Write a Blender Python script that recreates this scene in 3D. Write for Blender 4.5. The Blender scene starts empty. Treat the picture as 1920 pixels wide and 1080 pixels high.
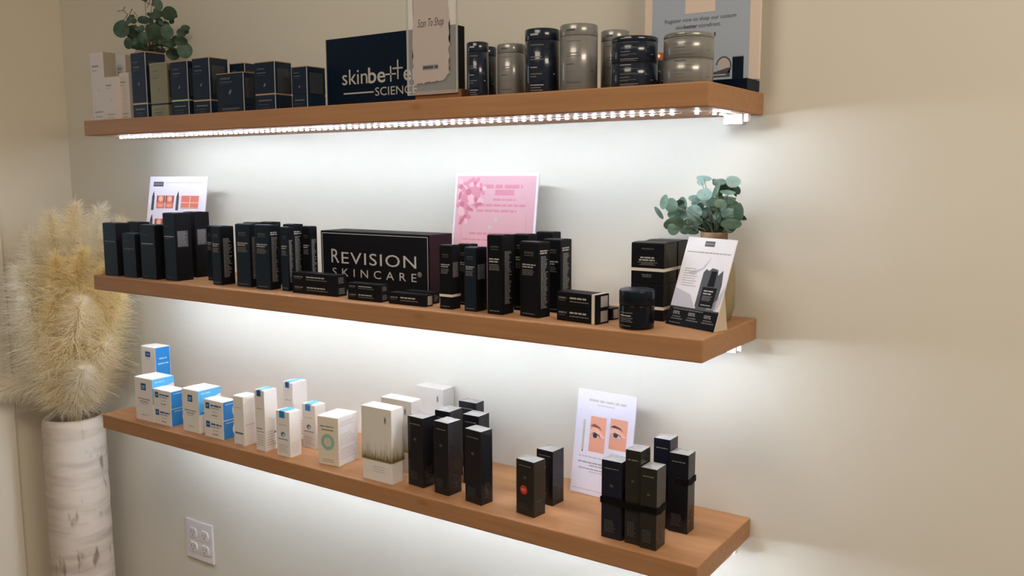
import bpy, bmesh, math, random
from mathutils import Matrix, Vector
C = bpy.context.scene.collection
scene = bpy.context.scene
PI = math.pi

# ------------------------------------------------------------------ camera, world, lights, exposure
cam_d = bpy.data.cameras.new('camera'); cam = bpy.data.objects.new('camera', cam_d); C.objects.link(cam)
cam_d.sensor_width = 36; cam_d.lens = 31.283; cam_d.clip_start = .02
R_, U_, F_ = Vector((.82813, .56052, -.00336)), Vector((-.06846, .10709, .99189)), Vector((-.55633, .82119, -.12706))
m = Matrix((R_, U_, -F_)).transposed().to_4x4(); m.translation = Vector((1.96472, -1.3857, 1.56292))
cam.matrix_world = m
scene.camera = cam
scene.view_settings.view_transform = 'Standard'; scene.view_settings.look = 'None'
scene.view_settings.gamma = 1; scene.view_settings.use_curve_mapping = False
scene.view_settings.exposure = 0.0
scene.cycles.diffuse_bounces = 10
scene.cycles.transparent_max_bounces = 16

w = bpy.data.worlds.new('room'); scene.world = w; w.use_nodes = True
w.node_tree.nodes['Background'].inputs[0].default_value = (1.0, .87, .74, 1)
w.node_tree.nodes['Background'].inputs[1].default_value = .27

def area(name, loc, target, sx, sy, power, col):
    d = bpy.data.lights.new(name, 'AREA'); d.shape = 'RECTANGLE'; d.size = sx; d.size_y = sy
    d.energy = power; d.color = col
    o = bpy.data.objects.new(name, d); C.objects.link(o); o.location = loc
    o.rotation_euler = (Vector(target) - Vector(loc)).to_track_quat('-Z', 'Y').to_euler()
    return o
area('ceiling_light', (2.9, -1.0, 2.72), (2.6, -.8, 0), .9, .9, 43, (1, .84, .66))
area('ceiling_light', (1.1, -1.35, 2.72), (1.1, -.9, 0), .8, .8, 19, (1, .86, .70))
area('window_daylight', (-2.15, -1.03, 1.85), (1.2, -.25, 1.7), .45, 1.4, 5.5, (.60, .82, 1))
LED_POWER = 425.0            # emission strength of each diode window

ZS = [1.6864, 1.3328, 1.0000]; DEP = .226; TH = .0341; LEN = 1.5
FLOOR = .15; CEIL = 2.75; XL = -.4639

# ------------------------------------------------------------------ materials
def mat(name, col, rough=.5, metal=0., coat=0., spec=.5, emit=None, es=0, trans=0, alpha=1, ior=1.45):
    m = bpy.data.materials.new(name); m.use_nodes = True
    b = m.node_tree.nodes['Principled BSDF']
    b.inputs['Base Color'].default_value = (*col, 1); b.inputs['Roughness'].default_value = rough
    b.inputs['Metallic'].default_value = metal; b.inputs['Coat Weight'].default_value = coat
    b.inputs['Coat Roughness'].default_value = .06
    b.inputs['Specular IOR Level'].default_value = spec; b.inputs['IOR'].default_value = ior
    b.inputs['Transmission Weight'].default_value = trans; b.inputs['Alpha'].default_value = alpha
    if emit: b.inputs['Emission Color'].default_value = (*emit, 1); b.inputs['Emission Strength'].default_value = es
    return m
def nodes(m): return m.node_tree.nodes, m.node_tree.links, m.node_tree.nodes['Principled BSDF']
def add_noise(m, scale=(1, 1, 1), nscale=5, c0=None, c1=None, bump=0, dist=.001, detail=4, lo=.3, hi=.7, rough_var=None):
    n, l, b = nodes(m)
    tc = n.new('ShaderNodeTexCoord'); mp = n.new('ShaderNodeMapping'); mp.inputs['Scale'].default_value = scale
    nz = n.new('ShaderNodeTexNoise'); nz.inputs['Scale'].default_value = nscale; nz.inputs['Detail'].default_value = detail
    l.new(tc.outputs['Object'], mp.inputs[0]); l.new(mp.outputs[0], nz.inputs[0])
    if c0:
        r = n.new('ShaderNodeValToRGB'); r.color_ramp.elements[0].position = lo; r.color_ramp.elements[1].position = hi
        r.color_ramp.elements[0].color = (*c0, 1); r.color_ramp.elements[1].color = (*c1, 1)
        l.new(nz.outputs[0], r.inputs[0]); l.new(r.outputs[0], b.inputs['Base Color'])
    if bump:
        bp = n.new('ShaderNodeBump'); bp.inputs['Strength'].default_value = bump; bp.inputs['Distance'].default_value = dist
        l.new(nz.outputs[0], bp.inputs['Height']); l.new(bp.outputs[0], b.inputs['Normal'])
    return m
M = {}
M['wall'] = add_noise(mat('wall_paint', (.71, .70, .63), .85, spec=.2), nscale=220, bump=.08, dist=.0006)
M['wall_left'] = add_noise(mat('wall_paint_warm', (.74, .69, .58), .85, spec=.2), nscale=220, bump=.08, dist=.0006)
M['trim'] = mat('trim_paint', (.80, .77, .68), .5)
M['ceiling'] = mat('ceiling_paint', (.8, .77, .7), .9)
M['floor'] = add_noise(mat('floor_vinyl', (.3, .22, .15), .5), scale=(1, 12, 1), nscale=3, c0=(.24, .17, .11), c1=(.36, .27, .18))
def wood(name, c0, c1):
    m = add_noise(mat(name, c0, .5, spec=.3), scale=(1.2, 14, 22), nscale=5, c0=c0, c1=c1, lo=.25, hi=.8, bump=.10, dist=.0008, detail=6)
    n, l, b = nodes(m)
    base = b.inputs['Base Color'].links[0].from_socket
    tc = n.new('ShaderNodeTexCoord'); mp = n.new('ShaderNodeMapping'); mp.inputs['Scale'].default_value = (9, 22, 30)
    vo = n.new('ShaderNodeTexVoronoi'); vo.inputs['Scale'].default_value = .55
    l.new(tc.outputs['Object'], mp.inputs[0]); l.new(mp.outputs[0], vo.inputs[0])
    r = n.new('ShaderNodeValToRGB'); r.color_ramp.elements[0].position = .03; r.color_ramp.elements[1].position = .1
    r.color_ramp.elements[0].color = (.80, .77, .74, 1); r.color_ramp.elements[1].color = (1, 1, 1, 1)
    mx = n.new('ShaderNodeMix'); mx.data_type = 'RGBA'; mx.blend_type = 'MULTIPLY'; mx.inputs[0].default_value = 1
    l.new(vo.outputs['Distance'], r.inputs[0]); l.new(base, mx.inputs[6]); l.new(r.outputs[0], mx.inputs[7])
    l.new(mx.outputs[2], b.inputs['Base Color'])
    return m
M['wood'] = wood('oak_veneer', (.36, .185, .085), (.44, .235, .115))
M['wood_dark'] = wood('walnut_block', (.20, .085, .035), (.28, .13, .055))
M['black'] = mat('black_card', (.007, .0075, .010), .4, spec=.12)
M['black_side'] = mat('black_card_ink', (.006, .006, .008), .5, spec=.12)
M['navyblack'] = mat('blue_black_card', (.009, .018, .030), .42, spec=.18)
M['plum'] = mat('plum_black_card', (.022, .010, .014), .5, spec=.15)
M['gloss'] = add_noise(mat('cellophaned_black_card', (.012, .012, .015), .22, coat=.25, spec=.3), nscale=45, bump=.12, dist=.001)
M['gloss_olive'] = add_noise(mat('cellophaned_charcoal_card', (.020, .019, .016), .25, coat=.28, spec=.3), nscale=45, bump=.12, dist=.001)
M['gloss_navy'] = add_noise(mat('cellophaned_midnight_card', (.010, .012, .024), .25, coat=.22, spec=.3), nscale=45, bump=.12, dist=.001)
M['cello'] = add_noise(mat('cellophane_fold_film', (.42, .43, .44), .2, metal=.35, coat=.5), nscale=60, bump=.5, dist=.002, detail=2)
M['navy'] = add_noise(mat('navy_card', (.010, .021, .044), .25, coat=.12, spec=.25), nscale=30, bump=.10, dist=.001)
M['navy_sign'] = mat('navy_sign_face', (.003, .010, .026), .45, spec=.15)
M['navy_tube'] = add_noise(mat('navy_metallic_tube', (.010, .018, .036), .22, metal=.1, coat=.5, spec=.3), nscale=30, scale=(1, 1, .5), bump=.15, dist=.001)
M['silver_tube'] = add_noise(mat('pearl_grey_tube', (.22, .225, .22), .28, metal=.2, coat=.5), nscale=30, scale=(1, 1, .5), bump=.15, dist=.001)
M['gold'] = mat('champagne_gold_foil', (.62, .42, .26), .35, metal=.6)
M['palegold'] = mat('pale_green_gold_foil', (.62, .62, .32), .35, metal=.5)
M['olivegold'] = mat('olive_gold_card', (.26, .24, .14), .3, metal=.45, coat=.3)
M['copper'] = mat('copper_foil', (.45, .18, .09), .3, metal=.8)
M['white'] = mat('white_card', (.80, .78, .76), .5)
M['offwhite'] = mat('grey_white_card', (.62, .57, .54), .5)
M['greycard'] = mat('grey_card', (.33, .29, .24), .55)
M['cream'] = mat('cream_card', (.74, .69, .58), .5)
M['sheen'] = mat('pearl_white_card', (.72, .70, .66), .35)
M['goldbrush'] = mat('brushed_gold_ink', (.30, .22, .06), .35, metal=.5)
M['goldpale'] = mat('pale_gold_ink', (.52, .47, .30), .35, metal=.2)
M['stemgreen'] = mat('green_stem', (.13, .17, .12), .6)
M['blue'] = mat('blue_ink', (.02, .24, .66), .45)
M['deepblue'] = mat('deep_blue_ink', (.01, .10, .32), .45)
M['skyblue'] = mat('sky_blue_ink', (.10, .48, .88), .45)
M['paleblue'] = mat('pale_blue_ink', (.35, .68, .95), .45)
M['ink'] = mat('dark_ink', (.07, .075, .09), .6)
M['inkmid'] = mat('grey_ink', (.32, .31, .32), .6)
M['inksoft'] = mat('soft_grey_ink', (.52, .50, .50), .6)
M['inkteal'] = mat('slate_teal_ink', (.12, .18, .19), .6)
M['ring'] = mat('sage_green_ink', (.28, .50, .42), .6)
M['peachink'] = mat('peach_ink', (.75, .50, .32), .6)
M['prbright'] = mat('silver_print', (.42, .41, .39), .4)
M['prmid'] = mat('dim_silver_print', (.17, .17, .17), .5)
M['prdim'] = mat('charcoal_print', (.055, .055, .06), .5)
M['prdark'] = mat('faint_print', (.035, .04, .05), .5)
M['letter'] = mat('silver_lettering', (.50, .50, .48), .4)
M['band'] = mat('cream_band', (.72, .69, .60), .5)
M['label'] = mat('grey_sticker', (.42, .40, .38), .5)
M['red'] = mat('red_sticker', (.60, .035, .02), .45)
M['ribbon'] = mat('black_elastic', (.005, .004, .005), .7, spec=.1)
M['paper'] = mat('lavender_white_paper', (.74, .72, .84), .6)
M['paperw'] = mat('white_paper', (.76, .76, .80), .55)
M['papergrey'] = mat('marble_grey_print', (.50, .51, .58), .55)
M['paperpink'] = mat('pinkish_white_paper', (.50, .44, .42), .6)
M['pink'] = mat('pink_paper', (.62, .37, .42), .6)
M['pinkdeep'] = mat('rose_ink', (.50, .16, .24), .6)
M['pinkmid'] = mat('mid_rose_ink', (.60, .24, .31), .6)
M['pinklight'] = mat('light_rose_ink', (.70, .44, .48), .6)
M['skin1'] = mat('printed_skin', (.76, .36, .25), .6)
M['skin2'] = mat('printed_skin_light', (.84, .48, .36), .6)
M['skin3'] = mat('printed_coral', (.70, .20, .15), .6)
M['brow'] = mat('printed_brow', (.20, .07, .05), .6)
M['iris'] = mat('printed_iris', (.06, .03, .04), .6)
M['eyewhite'] = mat('printed_eye_white', (.62, .55, .56), .6)
M['posterblue'] = mat('poster_grey_blue', (.38, .45, .56), .55)
M['frame'] = mat('blush_frame', (.72, .62, .54), .5)
M['acrylic'] = mat('clear_acrylic', (.95, .97, 1), .08, alpha=.16, spec=.6)
M['acredge'] = mat('acrylic_edge', (.55, .57, .57), .25, alpha=.75)
M['easel'] = mat('beige_cardboard', (.60, .50, .38), .8)
M['pot'] = add_noise(mat('olive_beige_ceramic', (.28, .23, .13), .6), nscale=12, c0=(.24, .20, .115), c1=(.34, .28, .17))
M['potrim'] = mat('terracotta_rim', (.20, .12, .06), .6)
M['potgold'] = mat('brown_pot', (.20, .09, .05), .6)
M['soil'] = add_noise(mat('potting_soil', (.05, .035, .02), .9), nscale=90, bump=1, dist=.004)
M['stem'] = mat('plant_stem', (.10, .06, .045), .6)
M['plastic'] = mat('white_plastic', (.74, .72, .74), .35)
M['slot'] = mat('socket_slot', (.10, .09, .09), .6)
M['tape'] = mat('led_tape', (.40, .28, .20), .4)
M['conn'] = mat('white_led_connector', (.80, .80, .80), .4)
M['led'] = mat('led_diode_glow', (1, 1, 1), .5, emit=(.80, .88, 1.0), es=LED_POWER)
M['jar'] = mat('black_glass_jar', (.004, .005, .009), .15, spec=.3)
M['jarlid'] = mat('black_jar_lid', (.006, .010, .018), .3, spec=.25)
def leaf_mat(name, c, c2):
    m = add_noise(mat(name, c, .55, spec=.35), nscale=60, c0=c, c1=c2)
    return m
M['leaf'] = leaf_mat('eucalyptus_leaf', (.13, .24, .19), (.20, .33, .28))
M['leafpale'] = leaf_mat('eucalyptus_leaf_pale', (.27, .43, .40), (.34, .51, .48))
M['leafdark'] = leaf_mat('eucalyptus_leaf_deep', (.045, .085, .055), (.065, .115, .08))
M['leafdeep'] = leaf_mat('eucalyptus_leaf_mid_green', (.07, .135, .10), (.10, .17, .13))  # green between the plain and the darkest leaves, used on inner and outer ones
def fluff(name, c):
    m = bpy.data.materials.new(name); m.use_nodes = True; n = m.node_tree.nodes; l = m.node_tree.links
    n.remove(n['Principled BSDF']); d = n.new('ShaderNodeBsdfDiffuse'); t = n.new('ShaderNodeBsdfTranslucent'); x = n.new('ShaderNodeMixShader')
    d.inputs[0].default_value = (*c, 1); t.inputs[0].default_value = (*c, 1); x.inputs[0].default_value = .5
    l.new(d.outputs[0], x.inputs[1]); l.new(t.outputs[0], x.inputs[2]); l.new(x.outputs[0], n['Material Output'].inputs[0]); return m
M['fluff'] = fluff('cream_pampas', (.99, .94, .80))
M['fluffyel'] = fluff('yellow_cream_pampas', (.99, .91, .66))
M['fluffwhite'] = fluff('pale_pampas', (.99, .97, .90))
M['vase'] = add_noise(mat('whitewashed_vase', (.62, .56, .50), .75), scale=(1, 1, 5), nscale=7, c0=(.47, .41, .36), c1=(.68, .62, .56), lo=.25, hi=.55, bump=.5, dist=.004)
def vase_marks(m):
    n, l, b = nodes(m); base = b.inputs['Base Color'].links[0].from_socket
    tc = n.new('ShaderNodeTexCoord'); mp = n.new('ShaderNodeMapping'); mp.inputs['Scale'].default_value = (26, 26, 7)
    nz = n.new('ShaderNodeTexNoise'); nz.inputs['Scale'].default_value = 1.6; nz.inputs['Detail'].default_value = 3
    l.new(tc.outputs['Object'], mp.inputs[0]); l.new(mp.outputs[0], nz.inputs[0])
    r = n.new('ShaderNodeValToRGB'); r.color_ramp.elements[0].position = .30; r.color_ramp.elements[1].position = .40
    r.color_ramp.elements[0].color = (.45, .40, .34, 1); r.color_ramp.elements[1].color = (1, 1, 1, 1)
    mx = n.new('ShaderNodeMix'); mx.data_type = 'RGBA'; mx.blend_type = 'MULTIPLY'; mx.inputs[0].default_value = 1
    l.new(nz.outputs[0], r.inputs[0]); l.new(base, mx.inputs[6]); l.new(r.outputs[0], mx.inputs[7]); l.new(mx.outputs[2], b.inputs['Base Color'])
vase_marks(M['vase'])

# ------------------------------------------------------------------ mesh builder
class MB:
    def __init__(s): s.v = []; s.f = []; s.m = []; s.mats = []; s.smooth = []
    def mi(s, k):
        if k not in s.mats: s.mats.append(k)
        return s.mats.index(k)
    def add(s, vs, fs, k, smooth=False):
        o = len(s.v); s.v += [tuple(p) for p in vs]; i = s.mi(k)
        for f in fs: s.f.append(tuple(o + a for a in f)); s.m.append(i); s.smooth.append(smooth)
    def box(s, x0, x1, y0, y1, z0, z1, k, bev=0, top=None, right=None, front=None):
        if not bev:
            vs = [(x, y, z) for z in (z0, z1) for y in (y0, y1) for x in (x0, x1)]
            F = [(0, 2, 3, 1), (4, 5, 7, 6), (0, 1, 5, 4), (2, 6, 7, 3), (0, 4, 6, 2), (1, 3, 7, 5)]
            for f, kk in zip(F, (k, top or k, front or k, k, k, right or k)): s.add(vs, [f], kk)
            return
        b = min(bev, (x1-x0)*.3, (y1-y0)*.3, (z1-z0)*.3)
        bm = bmesh.new(); bmesh.ops.create_cube(bm, size=1)
        for v in bm.verts:
            v.co = Vector(((x0+x1)/2 + v.co.x*(x1-x0), (y0+y1)/2 + v.co.y*(y1-y0), (z0+z1)/2 + v.co.z*(z1-z0)))
        bmesh.ops.bevel(bm, geom=bm.edges[:], offset=b, segments=2, profile=.5, affect='EDGES')
        bm.normal_update()
        vs = [v.co.copy() for v in bm.verts]
        for f in bm.faces:
            n = f.normal; kk = k
            if n.z > .8 and top: kk = top
            elif n.x > .8 and right: kk = right
            elif n.y < -.8 and front: kk = front
            s.add([vs[v.index] for v in f.verts], [tuple(range(len(f.verts)))], kk)
        bm.free()
    def lathe(s, prof, k, n=48, cx=0, cy=0, kf=None, cap0=True, cap1=True):
        vs = []
        for r, z in prof:
            for i in range(n):
                a = 2*PI*i/n; vs.append((cx + r*math.cos(a), cy + r*math.sin(a), z))
        o = len(s.v); s.v += vs
        for j in range(len(prof)-1):
            kk = kf(j) if kf else k; mi = s.mi(kk)
            for i in range(n):
                a = o + j*n + i; b = o + j*n + (i+1) % n
                s.f.append((a, b, b+n, a+n)); s.m.append(mi); s.smooth.append(True)
        mi = s.mi(k)
        if cap0: s.f.append(tuple(o + i for i in reversed(range(n)))); s.m.append(mi); s.smooth.append(False)
        if cap1: s.f.append(tuple(o + (len(prof)-1)*n + i for i in range(n))); s.m.append(mi); s.smooth.append(False)
    def tube(s, pts, r, k, n=8, r1=None):
        pts = [Vector(p) for p in pts]; o = len(s.v); N = len(pts)
        for j, p in enumerate(pts):
            t = (pts[min(j+1, N-1)] - pts[max(j-1, 0)]).normalized()
            a = t.orthogonal().normalized(); b = t.cross(a)
            rr = r + ((r1 if r1 is not None else r) - r)*j/max(1, N-1)
            for i in range(n):
                an = 2*PI*i/n; s.v.append(tuple(p + a*rr*math.cos(an) + b*rr*math.sin(an)))
        mi = s.mi(k)
        for j in range(N-1):
            for i in range(n):
                q = o + j*n + i; w_ = o + j*n + (i+1) % n
                s.f.append((q, w_, w_+n, q+n)); s.m.append(mi); s.smooth.append(True)
        s.f.append(tuple(o + i for i in reversed(range(n)))); s.m.append(mi); s.smooth.append(False)
        s.f.append(tuple(o + (N-1)*n + i for i in range(n))); s.m.append(mi); s.smooth.append(False)
    def build(s, name, parent=None, loc=None, rot=None):
        me = bpy.data.meshes.new(name); me.from_pydata(s.v, [], s.f)
        for k in s.mats: me.materials.append(M[k])
        me.polygons.foreach_set('material_index', s.m); me.polygons.foreach_set('use_smooth', s.smooth); me.update()
        o = bpy.data.objects.new(name, me); C.objects.link(o)
        if parent: o.parent = parent
        if loc: o.location = loc
        if rot: o.rotation_euler = rot
        return o

def tag(o, label=None, cat=None, group=None, kind=None):
    for a, b in (('label', label), ('category', cat), ('group', group), ('kind', kind)):
        if b: o[a] = b
    return o
def empty(name, loc=(0, 0, 0), rz=0, label=None, cat=None, group=None):
    o = bpy.data.objects.new(name, None); C.objects.link(o); o.location = loc; o.rotation_euler = (0, 0, rz)
    o.empty_display_size = .02
    return tag(o, label, cat, group)

_tc = {}
def text_geo(body, shear=0, spacing=1, bold=0):
    key = (body, shear, spacing, bold)
    if key in _tc: return _tc[key]
    cu = bpy.data.curves.new('t', 'FONT'); cu.body = body; cu.size = 1; cu.shear = shear; cu.space_character = spacing
    cu.align_x = 'LEFT'; cu.resolution_u = 3; cu.offset = bold
    ob = bpy.data.objects.new('t', cu); C.objects.link(ob)
    dg = bpy.context.evaluated_depsgraph_get(); me = bpy.data.meshes.new_from_object(ob.evaluated_get(dg))
    vs = [(v.co.x, v.co.y) for v in me.vertices]; fs = [tuple(p.vertices) for p in me.polygons]
    bpy.data.objects.remove(ob); bpy.data.curves.remove(cu); bpy.data.meshes.remove(me)
    _tc[key] = (vs, fs); return _tc[key]

class Face:
    """a flat face with its own origin and axes: prints words and marks on it as thin ink"""
    def __init__(s, mb, o, ux, uz, w, h, off=.00025):
        s.mb = mb; s.o = Vector(o); s.ux = Vector(ux); s.uz = Vector(uz); s.n = s.ux.cross(s.uz); s.w = w; s.h = h; s.off = off
    def P(s, x, z, lay=1): return s.o + s.ux*x + s.uz*z + s.n*(s.off*lay)
    def rect(s, x0, z0, x1, z1, k, lay=1):
        s.mb.add([s.P(x0, z0, lay), s.P(x1, z0, lay), s.P(x1, z1, lay), s.P(x0, z1, lay)], [(0, 1, 2, 3)], k)
    def poly(s, pts, k, lay=1): s.mb.add([s.P(a, b, lay) for a, b in pts], [tuple(range(len(pts)))], k)
    def ell(s, cx, cz, rx, rz, k, lay=1, n=24, rot=0, a0=0, a1=2*PI):
        c, q = math.cos(rot), math.sin(rot); pts = []
        for i in range(n + (0 if a1-a0 > 6.2 else 1)):
            a = a0 + (a1-a0)*i/n; x, z = rx*math.cos(a), rz*math.sin(a); pts.append((cx + x*c - z*q, cz + x*q + z*c))
        s.poly(pts, k, lay)
    def ring(s, cx, cz, r0, r1, k, lay=1, n=32):
        for i in range(n):
            a, b = 2*PI*i/n, 2*PI*(i+1)/n
            s.poly([(cx+r0*math.cos(a), cz+r0*math.sin(a)), (cx+r1*math.cos(a), cz+r1*math.sin(a)), (cx+r1*math.cos(b), cz+r1*math.sin(b)), (cx+r0*math.cos(b), cz+r0*math.sin(b))], k, lay)
    def line(s, x0, x1, z, h, k, rnd, lay=1, ragged=0, word=3.2):
        """one line of small print: separate words"""
        x = x0; end = x1 - rnd.random()*ragged*(x1-x0)
        while x < end:
            w = min(h*word*rnd.uniform(.6, 1.6), end-x)
            if w > h*.4: s.rect(x, z-h/2, x+w, z+h/2, k, lay)
            x += w + h*.55
    def lines(s, x0, x1, z0, z1, n, k, rnd, fill=.55, ragged=.25, centre=False, lay=1):
        st = (z1-z0)/n
        for i in range(n):
            z = z1 - st*(i+.5)
            if centre:
                q = rnd.uniform(0, .25)*(x1-x0); s.line(x0+q, x1-q, z, st*fill, k, rnd, lay)
            else: s.line(x0, x1, z, st*fill, k, rnd, lay, ragged)
    def text(s, body, x, z, size, k, lay=1, fit=None, align='L', **kw):
        vs, fs = text_geo(body, **kw)
        if not vs: return
        x0 = min(v[0] for v in vs); x1 = max(v[0] for v in vs); sx = size if fit is None else fit/(x1-x0)
        wd = (x1-x0)*sx; ox = x - x0*sx - (wd/2 if align == 'C' else 0)
        s.mb.add([s.P(ox + a*sx, z + b*size, lay) for a, b in vs], fs, k)

# ------------------------------------------------------------------ places and sizes in metres: x, y, z, width, depth, height, turn
G = {
't1': (0.0326, -0.1899, 1.6864, 0.0521, 0.0302, 0.1518, 0),
't2': (0.0793, -0.1950, 1.6864, 0.0435, 0.0200, 0.0950, 0),
't2b': (0.0313, -0.1370, 1.6864, 0.0360, 0.0160, 0.1527, 0),
't3': (0.1174, -0.1850, 1.6864, 0.0364, 0.0200, 0.1024, 0),
't4': (0.1880, -0.1806, 1.6864, 0.0524, 0.0488, 0.1406, 0),
't5': (0.2576, -0.1900, 1.6864, 0.0597, 0.0300, 0.1130, 0),
't6': (0.3281, -0.1890, 1.6864, 0.0573, 0.0320, 0.1117, 0),
't7': (0.4000, -0.1821, 1.6864, 0.0548, 0.0457, 0.1135, 0),
't8': (0.4896, -0.1909, 1.6864, 0.0812, 0.0283, 0.0774, 0),
't9': (0.4392, -0.1250, 1.6864, 0.0470, 0.0400, 0.1054, 0),
't10': (0.5921, -0.1841, 1.6864, 0.0577, 0.0419, 0.0917, 0),
't11': (0.6767, -0.1716, 1.6864, 0.0410, 0.0467, 0.0780, 0),
'sign1': (0.8581, -0.1365, 1.6864, 0.3082, 0.0270, 0.1293, 0),
'b1': (0.0507, -0.1935, 1.3328, 0.0521, 0.0350, 0.1213, 0),
'b2': (0.1194, -0.1930, 1.3328, 0.0492, 0.0300, 0.0995, 0),
'b2b': (0.0339, -0.1250, 1.3328, 0.0450, 0.0300, 0.1198, 0),
'b3': (0.1881, -0.1890, 1.3328, 0.0542, 0.0340, 0.1208, 0),
'b4': (0.2567, -0.1771, 1.3328, 0.0416, 0.0417, 0.1482, 0),
'b4b': (0.2322, -0.1095, 1.3328, 0.0425, 0.0389, 0.1474, 0),
'b5': (0.4045, -0.1730, 1.3328, 0.0280, 0.0357, 0.1233, 0),
'b5b': (0.3279, -0.1319, 1.3328, 0.0200, 0.0323, 0.1198, 0),
'b6': (0.4778, -0.1661, 1.3328, 0.0435, 0.0300, 0.1296, 0),
'b6b': (0.4461, -0.1230, 1.3328, 0.0357, 0.0300, 0.1298, 0),
'b7': (0.5458, -0.1743, 1.3328, 0.0425, 0.0280, 0.1302, 0),
'b7b': (0.4997, -0.1250, 1.3328, 0.0296, 0.0300, 0.1324, 0),
'b8': (0.6011, -0.1718, 1.3328, 0.0210, 0.0150, 0.1274, 0),
'b9': (0.5794, -0.1350, 1.3328, 0.0266, 0.0299, 0.1307, 0),
'b10': (0.6163, -0.1250, 1.3328, 0.0215, 0.0200, 0.1267, 0),
'l1a': (0.6932, -0.1757, 1.3328, 0.1213, 0.0269, 0.0204, 0),
'l1b': (0.6912, -0.1751, 1.3532, 0.1228, 0.0297, 0.0203, 0),
'l2a': (0.8334, -0.1881, 1.3328, 0.0818, 0.0229, 0.0170, 0),
'l2b': (0.8342, -0.1879, 1.3499, 0.0810, 0.0229, 0.0146, 0),
'l3': (0.9352, -0.1880, 1.3328, 0.0849, 0.0213, 0.0207, 0),
'l3b': (0.9327, -0.1545, 1.3328, 0.0675, 0.0200, 0.0207, 0),
'sign2': (0.7818, -0.0842, 1.3328, 0.2821, 0.0676, 0.1191, 0),
'r1': (1.0216, -0.1841, 1.3328, 0.0261, 0.0245, 0.1098, 0),
'r1b': (1.0191, -0.1289, 1.3328, 0.0258, 0.0252, 0.1080, 0),
'r2': (1.0724, -0.1781, 1.3328, 0.0247, 0.0323, 0.1079, 0),
'r3': (1.1261, -0.1821, 1.3328, 0.0302, 0.0329, 0.1311, 0),
'r3b': (1.0922, -0.1150, 1.3328, 0.0223, 0.0300, 0.1262, 0),
'r4': (1.1389, -0.1251, 1.3328, 0.0290, 0.0299, 0.1294, 0),
'r5': (1.1907, -0.1768, 1.3328, 0.0402, 0.0283, 0.1218, -10),
'r6': (1.1504, -0.0700, 1.3328, 0.0325, 0.0300, 0.1304, 0),
'r7': (1.1930, -0.1106, 1.3328, 0.0342, 0.0365, 0.1220, 0),
'lra': (1.2805, -0.1779, 1.3328, 0.0780, 0.0321, 0.0227, -7),
'lrb': (1.2794, -0.1776, 1.3555, 0.0800, 0.0326, 0.0226, -7),
'lrc': (1.2785, -0.1339, 1.3328, 0.0771, 0.0223, 0.0191, -7),
'sta': (1.3607, -0.0900, 1.3328, 0.0565, 0.0490, 0.0581, 0),
'stb': (1.3607, -0.0900, 1.3909, 0.0565, 0.0490, 0.0641, 0),
'stc': (1.3607, -0.0370, 1.3328, 0.0565, 0.0490, 0.0581, 0),
'std': (1.3607, -0.0370, 1.3909, 0.0565, 0.0490, 0.0641, 0),
'w1': (0.0357, -0.0994, 1.0000, 0.0569, 0.0412, 0.1490, 0),
'w2': (0.1387, -0.1755, 1.0000, 0.0680, 0.0575, 0.1005, 0),
'w3a': (0.2052, -0.1830, 1.0000, 0.0645, 0.0400, 0.0407, 0),
'w3b': (0.2070, -0.1818, 1.0407, 0.0644, 0.0400, 0.0405, 0),
'w4': (0.3071, -0.1727, 1.0000, 0.0582, 0.0593, 0.0957, 0),
'w5a': (0.3875, -0.1869, 1.0000, 0.0636, 0.0340, 0.0422, 0),
'w5b': (0.3892, -0.1859, 1.0422, 0.0634, 0.0340, 0.0408, 0),
'w6': (0.4753, -0.1899, 1.0000, 0.0323, 0.0360, 0.1055, 0),
'w7': (0.5424, -0.1907, 1.0000, 0.0294, 0.0338, 0.1269, 0),
'w8': (0.5363, -0.1060, 1.0000, 0.0296, 0.0405, 0.1270, 0),
'w9': (0.6099, -0.1923, 1.0000, 0.0392, 0.0297, 0.0932, 0),
'w10': (0.6131, -0.1259, 1.0000, 0.0376, 0.0298, 0.0930, 0),
'w11': (0.7222, -0.1655, 1.0000, 0.0510, 0.0616, 0.0967, 6),
'w12': (0.8681, -0.1957, 1.0000, 0.0742, 0.0340, 0.1399, 0),
'w13': (0.8581, -0.1310, 1.0000, 0.0767, 0.0310, 0.1400, 0),
'w14': (0.8505, -0.0214, 1.0000, 0.0728, 0.0343, 0.1400, 0),
'k1': (0.9454, -0.1757, 1.0000, 0.0383, 0.0340, 0.1297, -5),
'k2': (1.0103, -0.1822, 1.0000, 0.0338, 0.0348, 0.1323, -5),
'k3': (1.0835, -0.1891, 1.0000, 0.0387, 0.0286, 0.1305, -8),
'k4': (0.9614, -0.1164, 1.0000, 0.0344, 0.0395, 0.1310, 0),
'k5': (1.0236, -0.1149, 1.0000, 0.0360, 0.0330, 0.1310, 0),
'k6': (0.9612, -0.0455, 1.0000, 0.0415, 0.0259, 0.1310, 0),
'k7': (1.1877, -0.1850, 1.0000, 0.0389, 0.0294, 0.0949, -8),
'k8': (1.1875, -0.1229, 1.0000, 0.0339, 0.0334, 0.0967, -4),
'k9': (1.3492, -0.1894, 1.0000, 0.0351, 0.0319, 0.1255, 0),
'k10': (1.3857, -0.1893, 1.0000, 0.0258, 0.0333, 0.1486, 0),
'k11': (1.4137, -0.1935, 1.0000, 0.0270, 0.0327, 0.1269, 0),
'k12': (1.3944, -0.1069, 1.0000, 0.0284, 0.0303, 0.1470, 0),
'k13': (1.4252, -0.1123, 1.0000, 0.0326, 0.0277, 0.1289, 0),
}
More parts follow.
